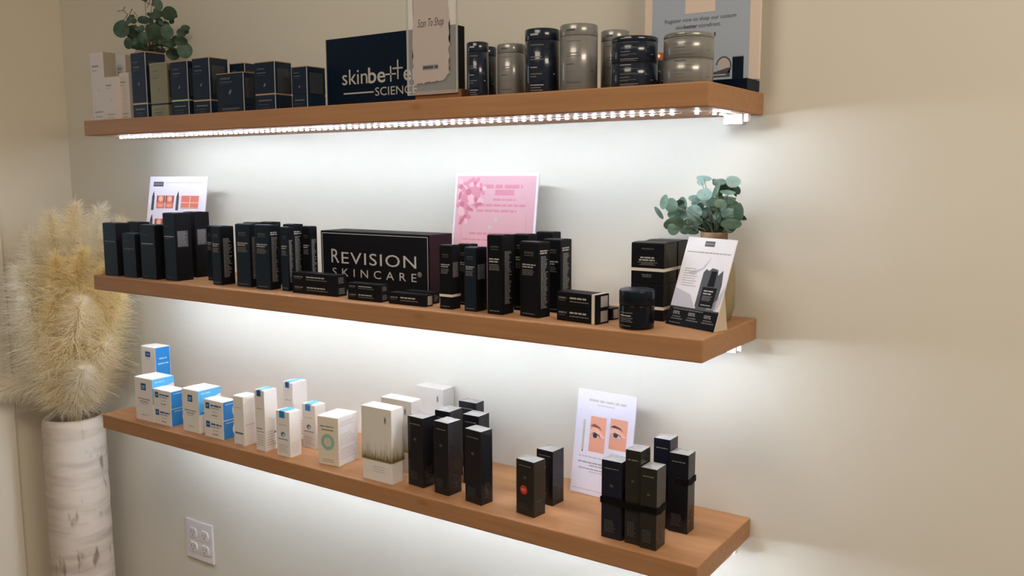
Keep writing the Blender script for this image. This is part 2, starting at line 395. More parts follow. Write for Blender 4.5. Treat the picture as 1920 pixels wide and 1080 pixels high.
P2 = [(1.3692, -0.075, 1.5178, 0.0102, 0.0184, 10), (1.3518, -0.0557, 1.4994, 0.0062, 0.0187, -35), (1.3777, -0.0667, 1.5126, 0.0164, 0.0174, 0), (1.39, -0.052, 1.5133, 0.0133, 0.0185, 0), (1.3814, -0.0506, 1.4977, 0.0248, 0.0155, 0), (1.3923, -0.0859, 1.4843, 0.0272, 0.0171, -10), (1.3918, -0.0892, 1.4764, 0.0161, 0.0151, 0), (1.3989, -0.0372, 1.4718, 0.0217, 0.0104, 10), (1.4205, -0.0737, 1.5245, 0.016, 0.009, 0), (1.4368, -0.0752, 1.5306, 0.0189, 0.0149, 0), (1.4036, -0.0273, 1.5149, 0.0124, 0.0114, 0), (1.4291, -0.0604, 1.5552, 0.019, 0.007, 5), (1.4156, -0.0373, 1.5494, 0.0112, 0.0092, 0), (1.4542, -0.06, 1.5492, 0.0169, 0.0089, -10), (1.472, -0.0497, 1.5502, 0.0198, 0.0149, 0), (1.4573, -0.0805, 1.5378, 0.0059, 0.0196, 25), (1.4643, -0.05, 1.5338, 0.0199, 0.006, 5), (1.458, -0.0353, 1.524, 0.0232, 0.006, 5), (1.413, -0.057, 1.5028, 0.0193, 0.0173, 0), (1.4224, -0.0433, 1.5045, 0.0234, 0.0071, -5), (1.4436, -0.0477, 1.495, 0.0262, 0.0141, 0), (1.4661, -0.086, 1.5176, 0.0156, 0.0107, 0), (1.4651, -0.0422, 1.5133, 0.023, 0.015, 0), (1.4704, -0.0528, 1.4998, 0.0229, 0.0149, 10), (1.4903, -0.071, 1.5039, 0.0127, 0.0215, 0), (1.485, -0.088, 1.487, 0.0252, 0.0126, 0), (1.4328, -0.0355, 1.48, 0.0347, 0.0235, 0), (1.4147, -0.0602, 1.4877, 0.0213, 0.0132, 0), (1.428, -0.0447, 1.5188, 0.0203, 0.0112, 0), (1.4424, -0.0346, 1.5066, 0.0203, 0.0091, 0), (1.4595, -0.045, 1.4893, 0.0181, 0.0151, 0), (1.4137, -0.032, 1.4936, 0.0185, 0.0155, 0)]
P1 = [(-0.0326, -0.0974, 1.9088, 0.0311, 0.0363, 20), (-0.0263, -0.0689, 1.9042, 0.0327, 0.0314, 0), (-0.0007, -0.0939, 1.9289, 0.0116, 0.0244, 35), (0.0016, -0.0595, 1.9321, 0.0261, 0.0169, 0), (0.0387, -0.0635, 1.9192, 0.0103, 0.0232, -20), (0.1268, -0.1182, 1.8845, 0.0321, 0.0321, 0), (0.1691, -0.1155, 1.8823, 0.0244, 0.0269, 0), (0.0117, -0.1098, 1.8709, 0.0179, 0.023, 0), (-0.0328, -0.0574, 1.8819, 0.033, 0.0224, 0), (0.0538, -0.0945, 1.8816, 0.0254, 0.0254, 0), (0.1322, -0.0811, 1.9311, 0.0299, 0.0287, 0), (0.1178, -0.1039, 1.9269, 0.0335, 0.0149, -20), (0.1052, -0.0895, 1.9532, 0.0163, 0.0238, -20), (0.1977, -0.098, 1.8807, 0.0195, 0.0183, 0), (0.2155, -0.1004, 1.8895, 0.017, 0.0109, 0), (0.1595, -0.084, 1.8714, 0.0186, 0.0161, 0), (0.1751, -0.0841, 1.8652, 0.0247, 0.0185, 0), (0.0992, -0.0617, 1.8705, 0.0318, 0.0191, 0), (0.1779, -0.0773, 1.8453, 0.0298, 0.031, 0), (0.1111, -0.06, 1.8449, 0.0293, 0.0254, 0), (0.0732, -0.0651, 1.876, 0.032, 0.0218, 0), (0.0586, -0.0556, 1.9134, 0.0257, 0.0154, 0), (0.0591, -0.078, 1.8607, 0.0166, 0.0141, 0), (0.0906, -0.1136, 1.968, 0.0149, 0.0199, 0), (0.0531, -0.0648, 1.9872, 0.023, 0.0192, 0), (-0.0206, -0.0575, 1.8693, 0.0263, 0.0105, 0)]
TW = [[(-0.0553, -0.09, 1.9537), (-0.0329, -0.09, 1.9539)], [(-0.0233, -0.09, 1.9617), (-0.0329, -0.09, 1.9539)], [(-0.0329, -0.09, 1.9539), (-0.0142, -0.09, 1.942)], [(-0.0142, -0.09, 1.942), (-0.0354, -0.09, 1.929)], [(0.0044, -0.09, 1.9538), (-0.0077, -0.09, 1.9413)], [(-0.0077, -0.09, 1.9413), (0.026, -0.09, 1.9305)], [(0.0102, -0.09, 1.9458), (0.0262, -0.09, 1.933)], [(0.0405, -0.09, 1.9711), (0.0872, -0.09, 1.9514)], [(0.076, -0.09, 1.966), (0.0618, -0.09, 1.9492)], [(0.0872, -0.09, 1.9514), (0.1145, -0.09, 1.934)], [(0.1145, -0.09, 1.934), (0.0914, -0.09, 1.9058)], [(-0.0077, -0.09, 1.9413), (0.0275, -0.09, 1.9018)]]
PL = [
    ((-0.2832, -0.22, 1.4164), 'fluffwhite', 'leftmost upright pale plume, at the upper left of the bunch', 3400, 0.1, 0),
    ((-0.2326, -0.19, 1.4670), 'fluff', 'cream plume second from the left along the top of the bunch', 3400, 0.1, 0),
    ((-0.2092, -0.14, 1.4883), 'fluff', 'tallest cream plume, above the middle of the vase', 3400, 0.1, 0),
    ((-0.1632, -0.1, 1.4785), 'fluffwhite', 'tall pale plume leaning right, left of the photo card', 3400, 0.1, 0),
    ((-0.1213, -0.07, 1.4473), 'fluff', 'plume at the upper right, behind the left end of the middle shelf', 3400, 0.095, 0),
    ((-0.2879, -0.25, 1.3317), 'fluffwhite', 'pale plume bending left at mid height', 3400, 0.1, 0),
    ((-0.2599, -0.25, 1.2601), 'fluffwhite', 'low pale plume at the far left, above the drooping one', 3400, 0.095, 0),
    ((-0.2358, -0.22, 1.1502), 'fluff', 'lowest plume on the left, above the vase mouth', 3000, 0.07, 0),
    ((-0.1158, -0.09, 1.2589), 'fluffyel', 'plume spreading under the left end of the middle shelf', 3400, 0.095, 0),
    ((-0.1215, -0.13, 1.1477), 'fluff', 'low cream plume at the right, above the left end of the lowest shelf', 3200, 0.07, 0),
    ((-0.2038, -0.2, 1.3585), 'fluffyel', 'yellow plume left of the centre of the bunch', 3400, 0.1, 0),
    ((-0.1518, -0.16, 1.3779), 'fluffyel', 'deep yellow plume in the centre of the bunch', 3400, 0.1, 0),
    ((-0.1177, -0.12, 1.3364), 'fluffyel', 'yellow plume just left of the middle shelf end', 3400, 0.1, 0),
    ((-0.2171, -0.21, 1.2451), 'fluffyel', 'yellow plume low on the left half of the bunch', 3400, 0.095, 0),
    ((-0.1262, -0.19, 1.2565), 'fluff', 'cream plume low in the centre of the bunch', 3400, 0.095, 0),
    ((-0.2062, -0.19, 1.1485), 'fluffyel', 'short yellow plume above the left side of the vase mouth', 2800, 0.08, 0),
    ((-0.1220, -0.19, 1.0901), 'fluffwhite', 'small white tuft right above the vase mouth', 2600, 0.06, 0),
    ((-0.4329, -0.27, 0.9792), 'fluffwhite', 'drooping pale plume hanging over the left of the vase rim', 3800, 0.055, 0.13),
]

# ------------------------------------------------------------------ the room
def struct(o): o['kind'] = 'structure'; return o
b = MB(); b.box(XL-.12, 5.0, 0, .12, FLOOR, CEIL, "wall"); struct(b.build('wall_back'))
b = MB(); b.box(XL-.12, XL, -.2045, 0, FLOOR, CEIL, 'wall_left'); struct(b.build('wall_left'))
b = MB(); b.box(XL-.135, XL+.012, -.295, -.2045, FLOOR, 2.3, 'trim', .003); b.box(XL-.135, XL+.006, -.315, -.295, FLOOR, 2.3, 'trim', .002); struct(b.build('trim_1'))
b = MB(); b.box(-2.5, XL-.12, .0, .12, FLOOR, CEIL, 'wall_left'); struct(b.build('wall_hall_back'))
b = MB(); b.box(-2.5, -2.4, -5, 0, FLOOR, CEIL, 'wall_left'); struct(b.build('wall_hall_left'))
b = MB(); b.box(-2.4, -2.375, -1.33, -.73, 1.10, 2.60, 'trim', .004); struct(b.build('window_1'))
b = MB(); b.box(-2.5, 5.0, -5, .12, FLOOR-.05, FLOOR, 'floor'); struct(b.build('floor'))
b = MB(); b.box(-2.5, 5.0, -5, .12, CEIL, CEIL+.05, 'ceiling'); struct(b.build('ceiling'))
b = MB(); b.box(XL+.0, 5.0, -.014, 0, FLOOR, FLOOR+.1, 'trim', .003); struct(b.build('baseboard_back'))

# ------------------------------------------------------------------ three shelves with LED tape
shelf_words = ['topmost of the three, with the LED tape showing beneath', 'middle of the three, holding the black cartons', 'lowest of the three, holding the white and blue cartons']
for i in range(3):
    r = empty('floating_shelf', (0, 0, ZS[i]), 0, 'thick oak floating shelf, ' + shelf_words[i], 'shelf', 'wall shelves')
    b = MB(); b.box(0, LEN, -DEP, -.0004, -TH, 0, 'wood', .0022); b.build('shelf_board', r)
    # the LED tape is stuck to the underside
    lr = empty('led_light_strip', (0, 0, ZS[i]-TH), 0, ['dotted LED light strip glowing under the top shelf', 'LED light strip under the middle shelf, only its end showing', 'LED light strip tucked under the lowest shelf'][i], 'light strip', 'LED strips under the shelves')
    y = -.146
    b = MB(); b.box(.010, 1.425, y-.005, y+.005, -.0014, -.0001, 'tape')
    # the tape turns back towards the wall at its right end
    px = [(1.425, y), (1.447, y+.008), (1.463, y+.030), (1.468, y+.062), (1.468, -.056)]
    for (ax, ay), (bx_, by_) in zip(px[:-1], px[1:]):
        d = Vector((bx_-ax, by_-ay, 0)).normalized(); nrm = Vector((-d.y, d.x, 0))*.004
        b.add([Vector((ax, ay, -.0012))-nrm, Vector((ax, ay, -.0012))+nrm, Vector((bx_, by_, -.0012))+nrm, Vector((bx_, by_, -.0012))-nrm], [(0, 1, 2, 3), (3, 2, 1, 0)], 'tape')
    b.build('tape', lr)
    proto = None
    for q in range(86):
        x = .018 + q*.01640
        if proto is None:
            b = MB(); b.box(-.0019, .0019, -.0022, .0022, -.0034, -.0014, 'led'); proto = b.build('diode', lr, (x, y, 0))
        else:
            o = proto.copy(); C.objects.link(o); o.parent = lr; o.location = (x, y, 0)
    for (x, yy) in ((1.447, y+.008), (1.464, y+.034), (1.468, y+.050), (1.468, y+.066), (1.468, y+.080)):
        o = proto.copy(); C.objects.link(o); o.parent = lr; o.location = (x, yy, 0)
    b = MB(); b.box(-.018, .012, -.012, .004, -.0155, -.0001, 'conn', .0015); b.box(.012, .020, -.010, .002, -.012, -.0001, 'conn', .001)
    b.build('connector', lr, (1.475, -.045, 0))

# ------------------------------------------------------------------ socket
r = empty('power_outlet', (.0405, 0, .6145), 0, 'white four-gang wall socket plate low on the wall beneath the shelves', 'outlet')
b = MB(); b.box(-.055, .055, -.006, 0, -.053, .053, 'plastic', .0025); b.build('cover_plate', r)
for sx in (-.0235, .0235):
    for sz in (-.0195, .0195):
        b = MB(); n = 20
        pts = [(.0165*math.cos(2*PI*k/n), max(-.0125, min(.0125, .0165*math.sin(2*PI*k/n)))) for k in range(n)]
        b.add([(x, -.0085, z) for x, z in pts] + [(x, -.004, z) for x, z in pts], [tuple(range(n))] + [(k, k+n, (k+1) % n + n, (k+1) % n) for k in range(n)], 'plastic')
        f = Face(b, (0, -.0085, 0), (1, 0, 0), (0, 0, 1), 0, 0)
        so = b.build('socket', r, (sx, 0, sz)); b = MB(); f = Face(b, (0, -.0085, 0), (1, 0, 0), (0, 0, 1), 0, 0)
        for qx, qz in ((-.0058, .002), (.0058, .0025)): b.box(qx-.0008, qx+.0008, -.0088, -.0080, qz-.004, qz+.004, 'slot')
        f.ell(0, -.0065, .0022, .0022, 'slot', n=10); b.build('slots', so)

# ------------------------------------------------------------------ cartons
def P(k): x, y, z, w_, d, h, t = G[k]; return (x, y, z), w_, d, h, math.radians(t)
def faces(b, w_, d, h):
    return (Face(b, (-w_/2, -d/2, 0), (1, 0, 0), (0, 0, 1), w_, h), Face(b, (w_/2, -d/2, 0), (0, 1, 0), (0, 0, 1), d, h),
            Face(b, (-w_/2, -d/2, h), (1, 0, 0), (0, 1, 0), w_, d))
def flap(r, w_, d, h, k, arch=.0010, name='tuck_flap'):
    b = MB(); n = 6; vs = []
    for i in range(n+1):
        t = i/n; y = -d/2 + .0006 + (d-.0012)*t; z = h - .0006 + arch*math.sin(PI*min(1, t*1.15+.05))
        for x in (-w_/2+.0006, w_/2-.0006): vs.append((x, y, z + .0005)); 
    o = len(vs); vs2 = [(x, y, h-.0012) for x, y, z in vs]
    fs = []
    for i in range(n):
        a = i*2; fs.append((a, a+1, a+3, a+2)); fs.append((a+1, a+1+o, a+3+o, a+3)); fs.append((a, a+2, a+2+o, a+o))
    fs.append((0, o, o+1, 1)); fs.append((2*n, 2*n+1, 2*n+1+o, 2*n+o))
    b.add(vs + vs2, fs, k); return b.build(name, r)
def black_carton(k, label, group, mats='black', side='grey', front=1, band=None, seed=0, name='black_carton', cat='carton'):
    loc, w_, d, h, t = P(k); rnd = random.Random(k + str(seed)); r = empty(name, loc, t, label, cat, group)
    b = MB(); b.box(-w_/2, w_/2, -d/2, d/2, 0, h-.0012, mats, .0007, right='black_side')
    f, s, tp = faces(b, w_, d, h)
    if front == 1:       # brand block, product name in two lines, small print, volume at the foot
        f.text('REVISION', w_/2, h*.845, w_*.13, 'prmid', fit=w_*.5, align='C'); f.text('SKINCARE', w_/2, h*.815, w_*.08, 'prmid', fit=w_*.5, align='C')
        f.line(w_*.14, w_*.86, h*.70, h*.017, 'prbright', rnd); f.line(w_*.14, w_*.72, h*.668, h*.017, 'prbright', rnd)
        f.lines(w_*.14, w_*.84, h*.555, h*.64, 4, 'prmid', rnd, .5); f.line(w_*.14, w_*.80, h*.045, h*.011, 'prmid', rnd)
    if front == 2:       # quieter fronts on the left
        f.text('REVISION', w_*.12, h*.80, w_*.11, 'prdim', fit=w_*.42); f.line(w_*.10, w_*.88, h*.655, h*.014, 'prbright' if seed == 3 else 'prmid', rnd)
        f.line(w_*.12, w_*.60, h*.625, h*.010, 'prdim', rnd); f.line(w_*.12, w_*.5, h*.05, h*.009, 'prdim', rnd)
    if side == 'grey':
        s.lines(d*.22, d*.84, h*.13, h*.80, 34, 'prmid', rnd, .62, .45)
    if side == 'bright':
        s.lines(d*.15, d*.86, h*.84, h*.90, 2, 'prbright', rnd, .6, .2)
        s.lines(d*.22, d*.80, h*.12, h*.82, 34, 'prmid', rnd, .66, .35)
    if side == 'label':
        s.rect(d*.12, h*.50, d*.78, h*.74, 'prdim', 1); s.lines(d*.16, d*.74, h*.51, h*.735, 9, 'prmid', rnd, .7, .25, lay=2)
    b.build('carton_body', r); flap(r, w_, d, h, mats)
    if band:
        z = h*band; b = MB(); b.box(-w_/2-.0004, w_/2+.0004, -d/2-.0004, d/2+.0004, z-.0022, z+.0022, 'band'); b.build('paper_band', r)
    return r
GL = 'black skincare cartons on the middle shelf'
black_carton('b1', 'leftmost black carton on the middle shelf, tall and plain', GL, 'navyblack', None, 2)
black_carton('b2', 'shortest upright black carton, second from the left on the middle shelf', GL, 'navyblack', None, 2)
black_carton('b2b', 'black carton showing its head above the shortest one at the left of the middle shelf', GL, 'black', None, 2)
black_carton('b3', 'wide black carton just right of the shortest one, in front of the white photo card', GL, 'navyblack', None, 2, seed=3)
black_carton('b4', 'tallest front black carton below the photo card, with a grey text panel on its side', GL, 'navyblack', 'label', 2, seed=3)
black_carton('b4b', 'tall black carton standing close behind the tallest front one, right of the photo card', GL, 'black', 'label', 0)
black_carton('b5b', 'black carton mostly hidden behind the slim blue-tinted one', GL, 'navyblack', None, 1)
black_carton('b5', 'slim blue-tinted dark carton with pale lines, left of the dark pair', GL, 'navyblack', 'grey', 1)
black_carton('b6', 'left black carton of the dark pair, beside the slim blue-tinted one', GL, 'navyblack', 'grey', 1)
black_carton('b6b', 'black carton behind the left one of the dark pair, only its top showing', GL, 'black', 'grey', 1)
black_carton('b7', 'right black carton of the dark pair, with a full column of side text', GL, 'navyblack', 'bright', 1)
black_carton('b7b', 'black carton rising behind the right one of the dark pair', GL, 'black', 'grey', 1)
black_carton('b8', 'narrowest black carton, at the left end of the lying flat boxes', GL, 'navyblack', 'grey', 1)
black_carton('b9', 'black carton with a wide grey text side, behind the stacked flat boxes', GL, 'black', 'bright', 1)
black_carton('b10', 'black carton nearest the left edge of the large black brand block', GL, 'black', 'grey', 1)
black_carton('r1', 'slim black carton with a cream band, just right of the black brand block', GL, 'black', 'label', 1, band=.215)
black_carton('r1b', 'black carton behind the cream-banded slim one', GL, 'black', 'grey', 1)
black_carton('r2', 'dark blue-black carton in front of the pink flyer\'s left edge', GL, 'navyblack', 'label', 1)
black_carton('r3', 'tall black carton in front of the middle of the pink flyer', GL, 'black', 'grey', 1)
black_carton('r3b', 'black carton behind the tall one at the middle of the pink flyer', GL, 'black', None, 0)
black_carton('r4', 'black carton peeking between the two tall front ones below the pink flyer', GL, 'black', 'grey', 1)
black_carton('r5', 'turned tall black carton with bright side text, in front of the flyer\'s right corner', GL, 'black', 'bright', 1)
black_carton('r6', 'rearmost black carton at the right corner of the pink flyer', GL, 'black', None, 0)
black_carton('r7', 'black carton with bright side text standing behind the lying cream-banded boxes', GL, 'black', 'bright', 1)
# lying slim boxes
def slim(k, label, band=False, end='prdim', group='flat slim black boxes lying on the middle shelf'):
    loc, w_, d, h, t = P(k); rnd = random.Random(k); r = empty('slim_box', loc, t, label, 'carton', group)
    b = MB(); b.box(-w_/2, w_/2, -d/2, d/2, 0, h, 'black', .0006, top='black_side')
    f, s, tp = faces(b, w_, d, h)
    f.line(w_*.05, w_*.25, h*.60, h*.12, 'prmid', rnd); f.line(w_*.05, w_*.22, h*.42, h*.07, 'prdim', rnd)
    f.line(w_*.33, w_*.74, h*.62, h*.12, 'prbright', rnd); f.line(w_*.33, w_*.80, h*.38, h*.07, 'prmid', rnd)
    if end == 'label': s.rect(d*.30, h*.12, d*.88, h*.88, 'label')
    else: s.lines(d*.2, d*.8, h*.2, h*.8, 4, 'prmid', rnd, .5)
    tp.line(w_*.1, w_*.6, d*.5, d*.08, 'prdim', rnd)
    b.build('box_body', r)
    b = MB(); b.box(w_/2-.0003, w_/2+.0007, -d/2+.001, d/2-.001, .001, h-.001, 'black_side' if end != 'label' else 'black'); 
    if band:
        b = MB(); x = w_/2-.007; b.box(x-.0028, x+.0028, -d/2-.0004, d/2+.0004, -.0 + .0002, h+.0004, 'band'); b.build('paper_band', r)
    return r
G['l1b'] = (G['l1a'][0]-.001, G['l1a'][1], G['l1a'][2]+G['l1a'][5], *G['l1a'][3:5], G['l1b'][5], 0)
G['l2b'] = (G['l2a'][0], G['l2a'][1], G['l2a'][2]+G['l2a'][5], *G['l2a'][3:5], G['l2b'][5], 0)
G['lrb'] = (G['lra'][0], G['lra'][1], G['lra'][2]+G['lra'][5]+.0005, *G['lra'][3:5], G['lrb'][5], -7)
slim('l1a', 'long slim black box lying at the bottom of the leftmost flat stack')
slim('l1b', 'long slim black box lying on top of the leftmost flat stack, before the brand block')
slim('l2a', 'lower of two short slim black boxes before the brand block\'s middle')
slim('l2b', 'upper of two short slim black boxes before the brand block\'s middle')
slim('l3', 'single slim black box with a grey end sticker, lying before the brand block\'s right corner', end='label')
slim('l3b', 'slim black box lying behind the single one at the brand block\'s right corner')
slim('lra', 'lower slim black box of the cream-banded pair at the right of the middle shelf', True, 'label')
slim('lrb', 'upper slim black box of the cream-banded pair at the right of the middle shelf', True, 'label')
slim('lrc', 'lone slim black box with a grey end sticker behind the cream-banded pair', end='label')
# cube cartons
def cube_carton(k, label, txt=1):
    loc, w_, d, h, t = P(k); rnd = random.Random(k); r = empty('cream_jar_carton', loc, t, label, 'carton', 'stacked square black cartons by the plant')
    b = MB(); b.box(-w_/2, w_/2, -d/2, d/2, 0, h-.0008, 'black', .0007, right='gloss_olive')
    f, s, tp = faces(b, w_, d, h)
    f.text('REVISION', w_/2, h*.84, w_*.06, 'prmid', fit=w_*.36, align='C')
    f.line(w_*.28, w_*.72, h*.64, h*.035, 'prbright', rnd); f.line(w_*.24, w_*.72, h*.58, h*.035, 'prbright', rnd)
    f.lines(w_*.2, w_*.8, h*.45, h*.54, 3, 'prmid', rnd, .5, centre=True); f.lines(w_*.32, w_*.66, h*.15, h*.24, 2, 'prmid', rnd, .5, centre=True)
    b.build('carton_body', r); flap(r, w_, d, h, 'black')
    z = h*.345; b = MB(); b.box(-w_/2-.0004, w_/2+.0004, -d/2-.0004, d/2+.0004, z-.0024, z+.0024, 'band'); b.build('paper_band', r)
cube_carton('sta', 'square black carton at the bottom of the front stack, behind the black jar')
cube_carton('stb', 'square black carton with a cream stripe, on top of the front stack')
cube_carton('stc', 'square black carton at the bottom of the rear stack, by the plant')
cube_carton('std', 'square black carton on top of the rear stack, beside the eucalyptus')
# jar
r = empty('cream_jar', (1.378, -.1855, ZS[1]), 0, 'round black glossy jar in front of the square black cartons', 'jar')
b = MB(); R0 = .0263
b.lathe([(R0-.002, 0), (R0-.0003, .0012), (R0, .004), (R0, .0345), (R0-.0008, .036)], 'jar')
for q, (z, hh, kk) in enumerate([(.0255, .0012, 'prmid'), (.021, .0018, 'prbright'), (.0175, .0011, 'prmid'), (.0148, .0010, 'prmid'), (.0122, .0010, 'prmid'), (.006, .001, 'prmid')]):
    a0, a1 = -2.25, -1.35 - .1*(q % 2); n = 10
    b.add([((R0+.0002)*math.cos(a0+(a1-a0)*i/n), (R0+.0002)*math.sin(a0+(a1-a0)*i/n), z+s_*hh/2) for i in range(n+1) for s_ in (-1, 1)], [(2*i, 2*i+2, 2*i+3, 2*i+1) for i in range(n)], kk)
b.build('jar_body', r)
b = MB(); b.lathe([(R0-.0012, .036), (R0+.0002, .0366), (R0+.0002, .056), (R0-.001, .0585), (R0-.003, .0593)], 'jarlid'); b.build('jar_lid', r)

# ------------------------------------------------------------------ brand blocks
loc, w_, d, h, t = P('sign2')
r = empty('brand_sign_block', loc, 0, 'long black block sign with silver REVISION SKINCARE lettering on the middle shelf', 'sign')
b = MB(); b.box(-w_/2, w_/2, -d/2, d/2, 0, h, 'black_side', .0006, right='plum'); b.build('block', r)
b = MB(); f = Face(b, (-w_/2, -d/2, 0), (1, 0, 0), (0, 0, 1), w_, h)
for (a, c_, e, g) in ((.004, .002, .0052, h-.004), (w_-.0052, .002, w_-.004, h-.004), (.004, h-.0052, w_-.004, h-.004), (.004, .002, w_-.004, .0032)): f.rect(a, c_, e, g, 'letter')
b.build('border_line', r)
b = MB(); f = Face(b, (-w_/2, -d/2, 0), (1, 0, 0), (0, 0, 1), w_, h, .0005)
f.text('R', .0290, .0560, .0400, 'letter', fit=.0215); f.text('EVISION', .0570, .0555, .0330, 'letter', fit=.1930, spacing=1.12)
f.text('SKINCARE', .0310, .0300, .0225, 'letter', fit=.2190, spacing=1.75); f.text('®', .2530, .0400, .0130, 'letter')
b.build('lettering', r)
loc, w_, d, h, t = P('sign1')
r = empty('brand_sign_block', loc, 0, 'long navy block sign with silver skinbetter SCIENCE lettering on the top shelf', 'sign')
b = MB(); b.box(-w_/2, w_/2, -d/2, d/2, 0, h, 'navy_sign', .0006, right='black_side'); b.box(-w_/2-.0016, -w_/2+.0002, -d/2, d/2, 0, h, 'greycard'); b.build('block', r)
b = MB(); f = Face(b, (-w_/2, -d/2, 0), (1, 0, 0), (0, 0, 1), w_, h, .0005)
x0 = .7475-.704
f.text('skin', x0-.003, .0430, .0400, 'letter', fit=.0640); f.text('be', x0+.063, .0430, .0400, 'letter', fit=.0420, bold=.012)
cx = x0+.118
f.rect(cx-.0016, .0425, cx+.0016, .0700, 'letter'); f.rect(cx-.0130, .0545, cx+.0125, .0572, 'letter')
f.rect(cx+.0155, .0460, cx+.0187, .0800, 'letter'); f.rect(cx+.0050, .0640, cx+.0290, .0667, 'letter', 2)
f.text('er', cx+.0300, .0430, .0400, 'letter', fit=.0360, bold=.012)
f.rect(x0, .0255, x0+.0760, .0280, 'letter'); f.text('SCIENCE', x0+.0795, .0195, .0215, 'letter', fit=.1000)
b.build('lettering', r)

# ------------------------------------------------------------------ top shelf: white cartons and navy boxes
def white_carton(k, label, mats='offwhite', side='offwhite', seed=0, group='pale cartons at the left end of the top shelf'):
    loc, w_, d, h, t = P(k); rnd = random.Random(k); r = empty('white_carton', loc, t, label, 'carton', group)
    b = MB(); b.box(-w_/2, w_/2, -d/2, d/2, 0, h, mats, .0006, right=side)
    f, s, tp = faces(b, w_, d, h)
    f.text('skinbetter', w_*.12, h*.79, w_*.14, 'ink', fit=w_*.5); f.line(w_*.12, w_*.45, h*.74, h*.012, 'inkmid', rnd)
    f.ell(w_*.5, h*.45, w_*.08, w_*.05, 'inksoft', rot=.6); f.line(w_*.15, w_*.8, h*.13, h*.02, 'inkmid', rnd); f.line(w_*.2, w_*.7, h*.06, h*.012, 'inkmid', rnd)
    b.build('carton_body', r); flap(r, w_, d, h, mats, .0006)
white_carton('t1', 'tallest white carton with a grey side at the left end of the top shelf', side='greycard')
white_carton('t2', 'short white carton covering the grey side of the tall one on the top shelf')
white_carton('t2b', 'pale grey carton standing behind the short white ones, by the plant pot', side='greycard')
white_carton('t3', 'narrow white carton touching the first navy box on the top shelf')
def navy_box(k, label, mats='navy', band='gold', zb=.22, edge=True, rim=True, seed=0):
    """lidded box: lid over base, foil between the two, foil edge at the top"""
    loc, w_, d, h, t = P(k); rnd = random.Random(k); r = empty('gift_box', loc, t, label, 'box', 'navy boxes on the top shelf')
    zb = h*zb
    b = MB(); b.box(-w_/2, w_/2, -d/2, d/2, 0, zb-.0014, mats, .0005)
    f, s, tp = faces(b, w_, d, h)
    f.line(w_*.18, w_*.82, zb*.62, h*.022, 'prmid', rnd); f.line(w_*.18, w_*.7, zb*.36, h*.014, 'prdim', rnd); f.line(w_*.3, w_*.7, zb*.18, h*.010, 'prdim', rnd)
    ob = b.build('box_base', r)
    b = MB(); b.box(-w_/2+.0007, w_/2-.0007, -d/2+.0007, d/2-.0007, zb-.0020, zb+.0024, band); b.build('foil_band', ob)
    b = MB(); b.box(-w_/2, w_/2, -d/2, d/2, zb+.0018, h-.0014, mats, .0005)
    f, s, tp = faces(b, w_, d, h)
    f.text('skinbetter', w_*.14, h*.84, w_*.10, 'prmid', fit=w_*.38); f.line(w_*.14, w_*.58, h*.775, h*.014, 'prmid', rnd); f.line(w_*.14, w_*.48, h*.725, h*.010, 'prdim', rnd)
    f.ell(w_*.5, h*.52, w_*.07, w_*.035, 'prmid', rot=.9); s.rect(d*.15, h*.36, d*.85, h*.86, 'prdark')
    ol = b.build('box_lid', r)
    b = MB(); b.box(-w_/2-.0002, w_/2+.0002, -d/2-.0002, d/2+.0002, h-.0014, h, 'gold' if rim else mats)
    if edge: b.box(w_/2-.0006, w_/2+.0003, -d/2-.0004, -d/2+.0008, 0, h-.001, 'inksoft')
    b.build('foil_edge', ol)
navy_box('t4', 'tallest navy box with a gold top edge, in front of the plant pot')
navy_box('t5', 'olive gold box between two navy boxes on the top shelf', 'olivegold', 'navy', .235, False)
navy_box('t6', 'navy box with a pale green foil line, right of the olive gold box', band='palegold', zb=.28)
navy_box('t7', 'navy box with a pink-gold line and creased wrapping, left of the shortest navy box', zb=.245)
navy_box('t8', 'shortest navy box, broad, with a pink-gold top edge on the top shelf', zb=.16, band='navy')
navy_box('t9', 'navy box behind the shortest broad one on the top shelf', zb=.3, band='navy')
navy_box('t10', 'navy box with a gold line running round its corner, right of the shortest navy box', zb=.33)
navy_box('t11', 'navy box nearest the navy brand sign, with a dark glossy side', zb=.33, band='navy')
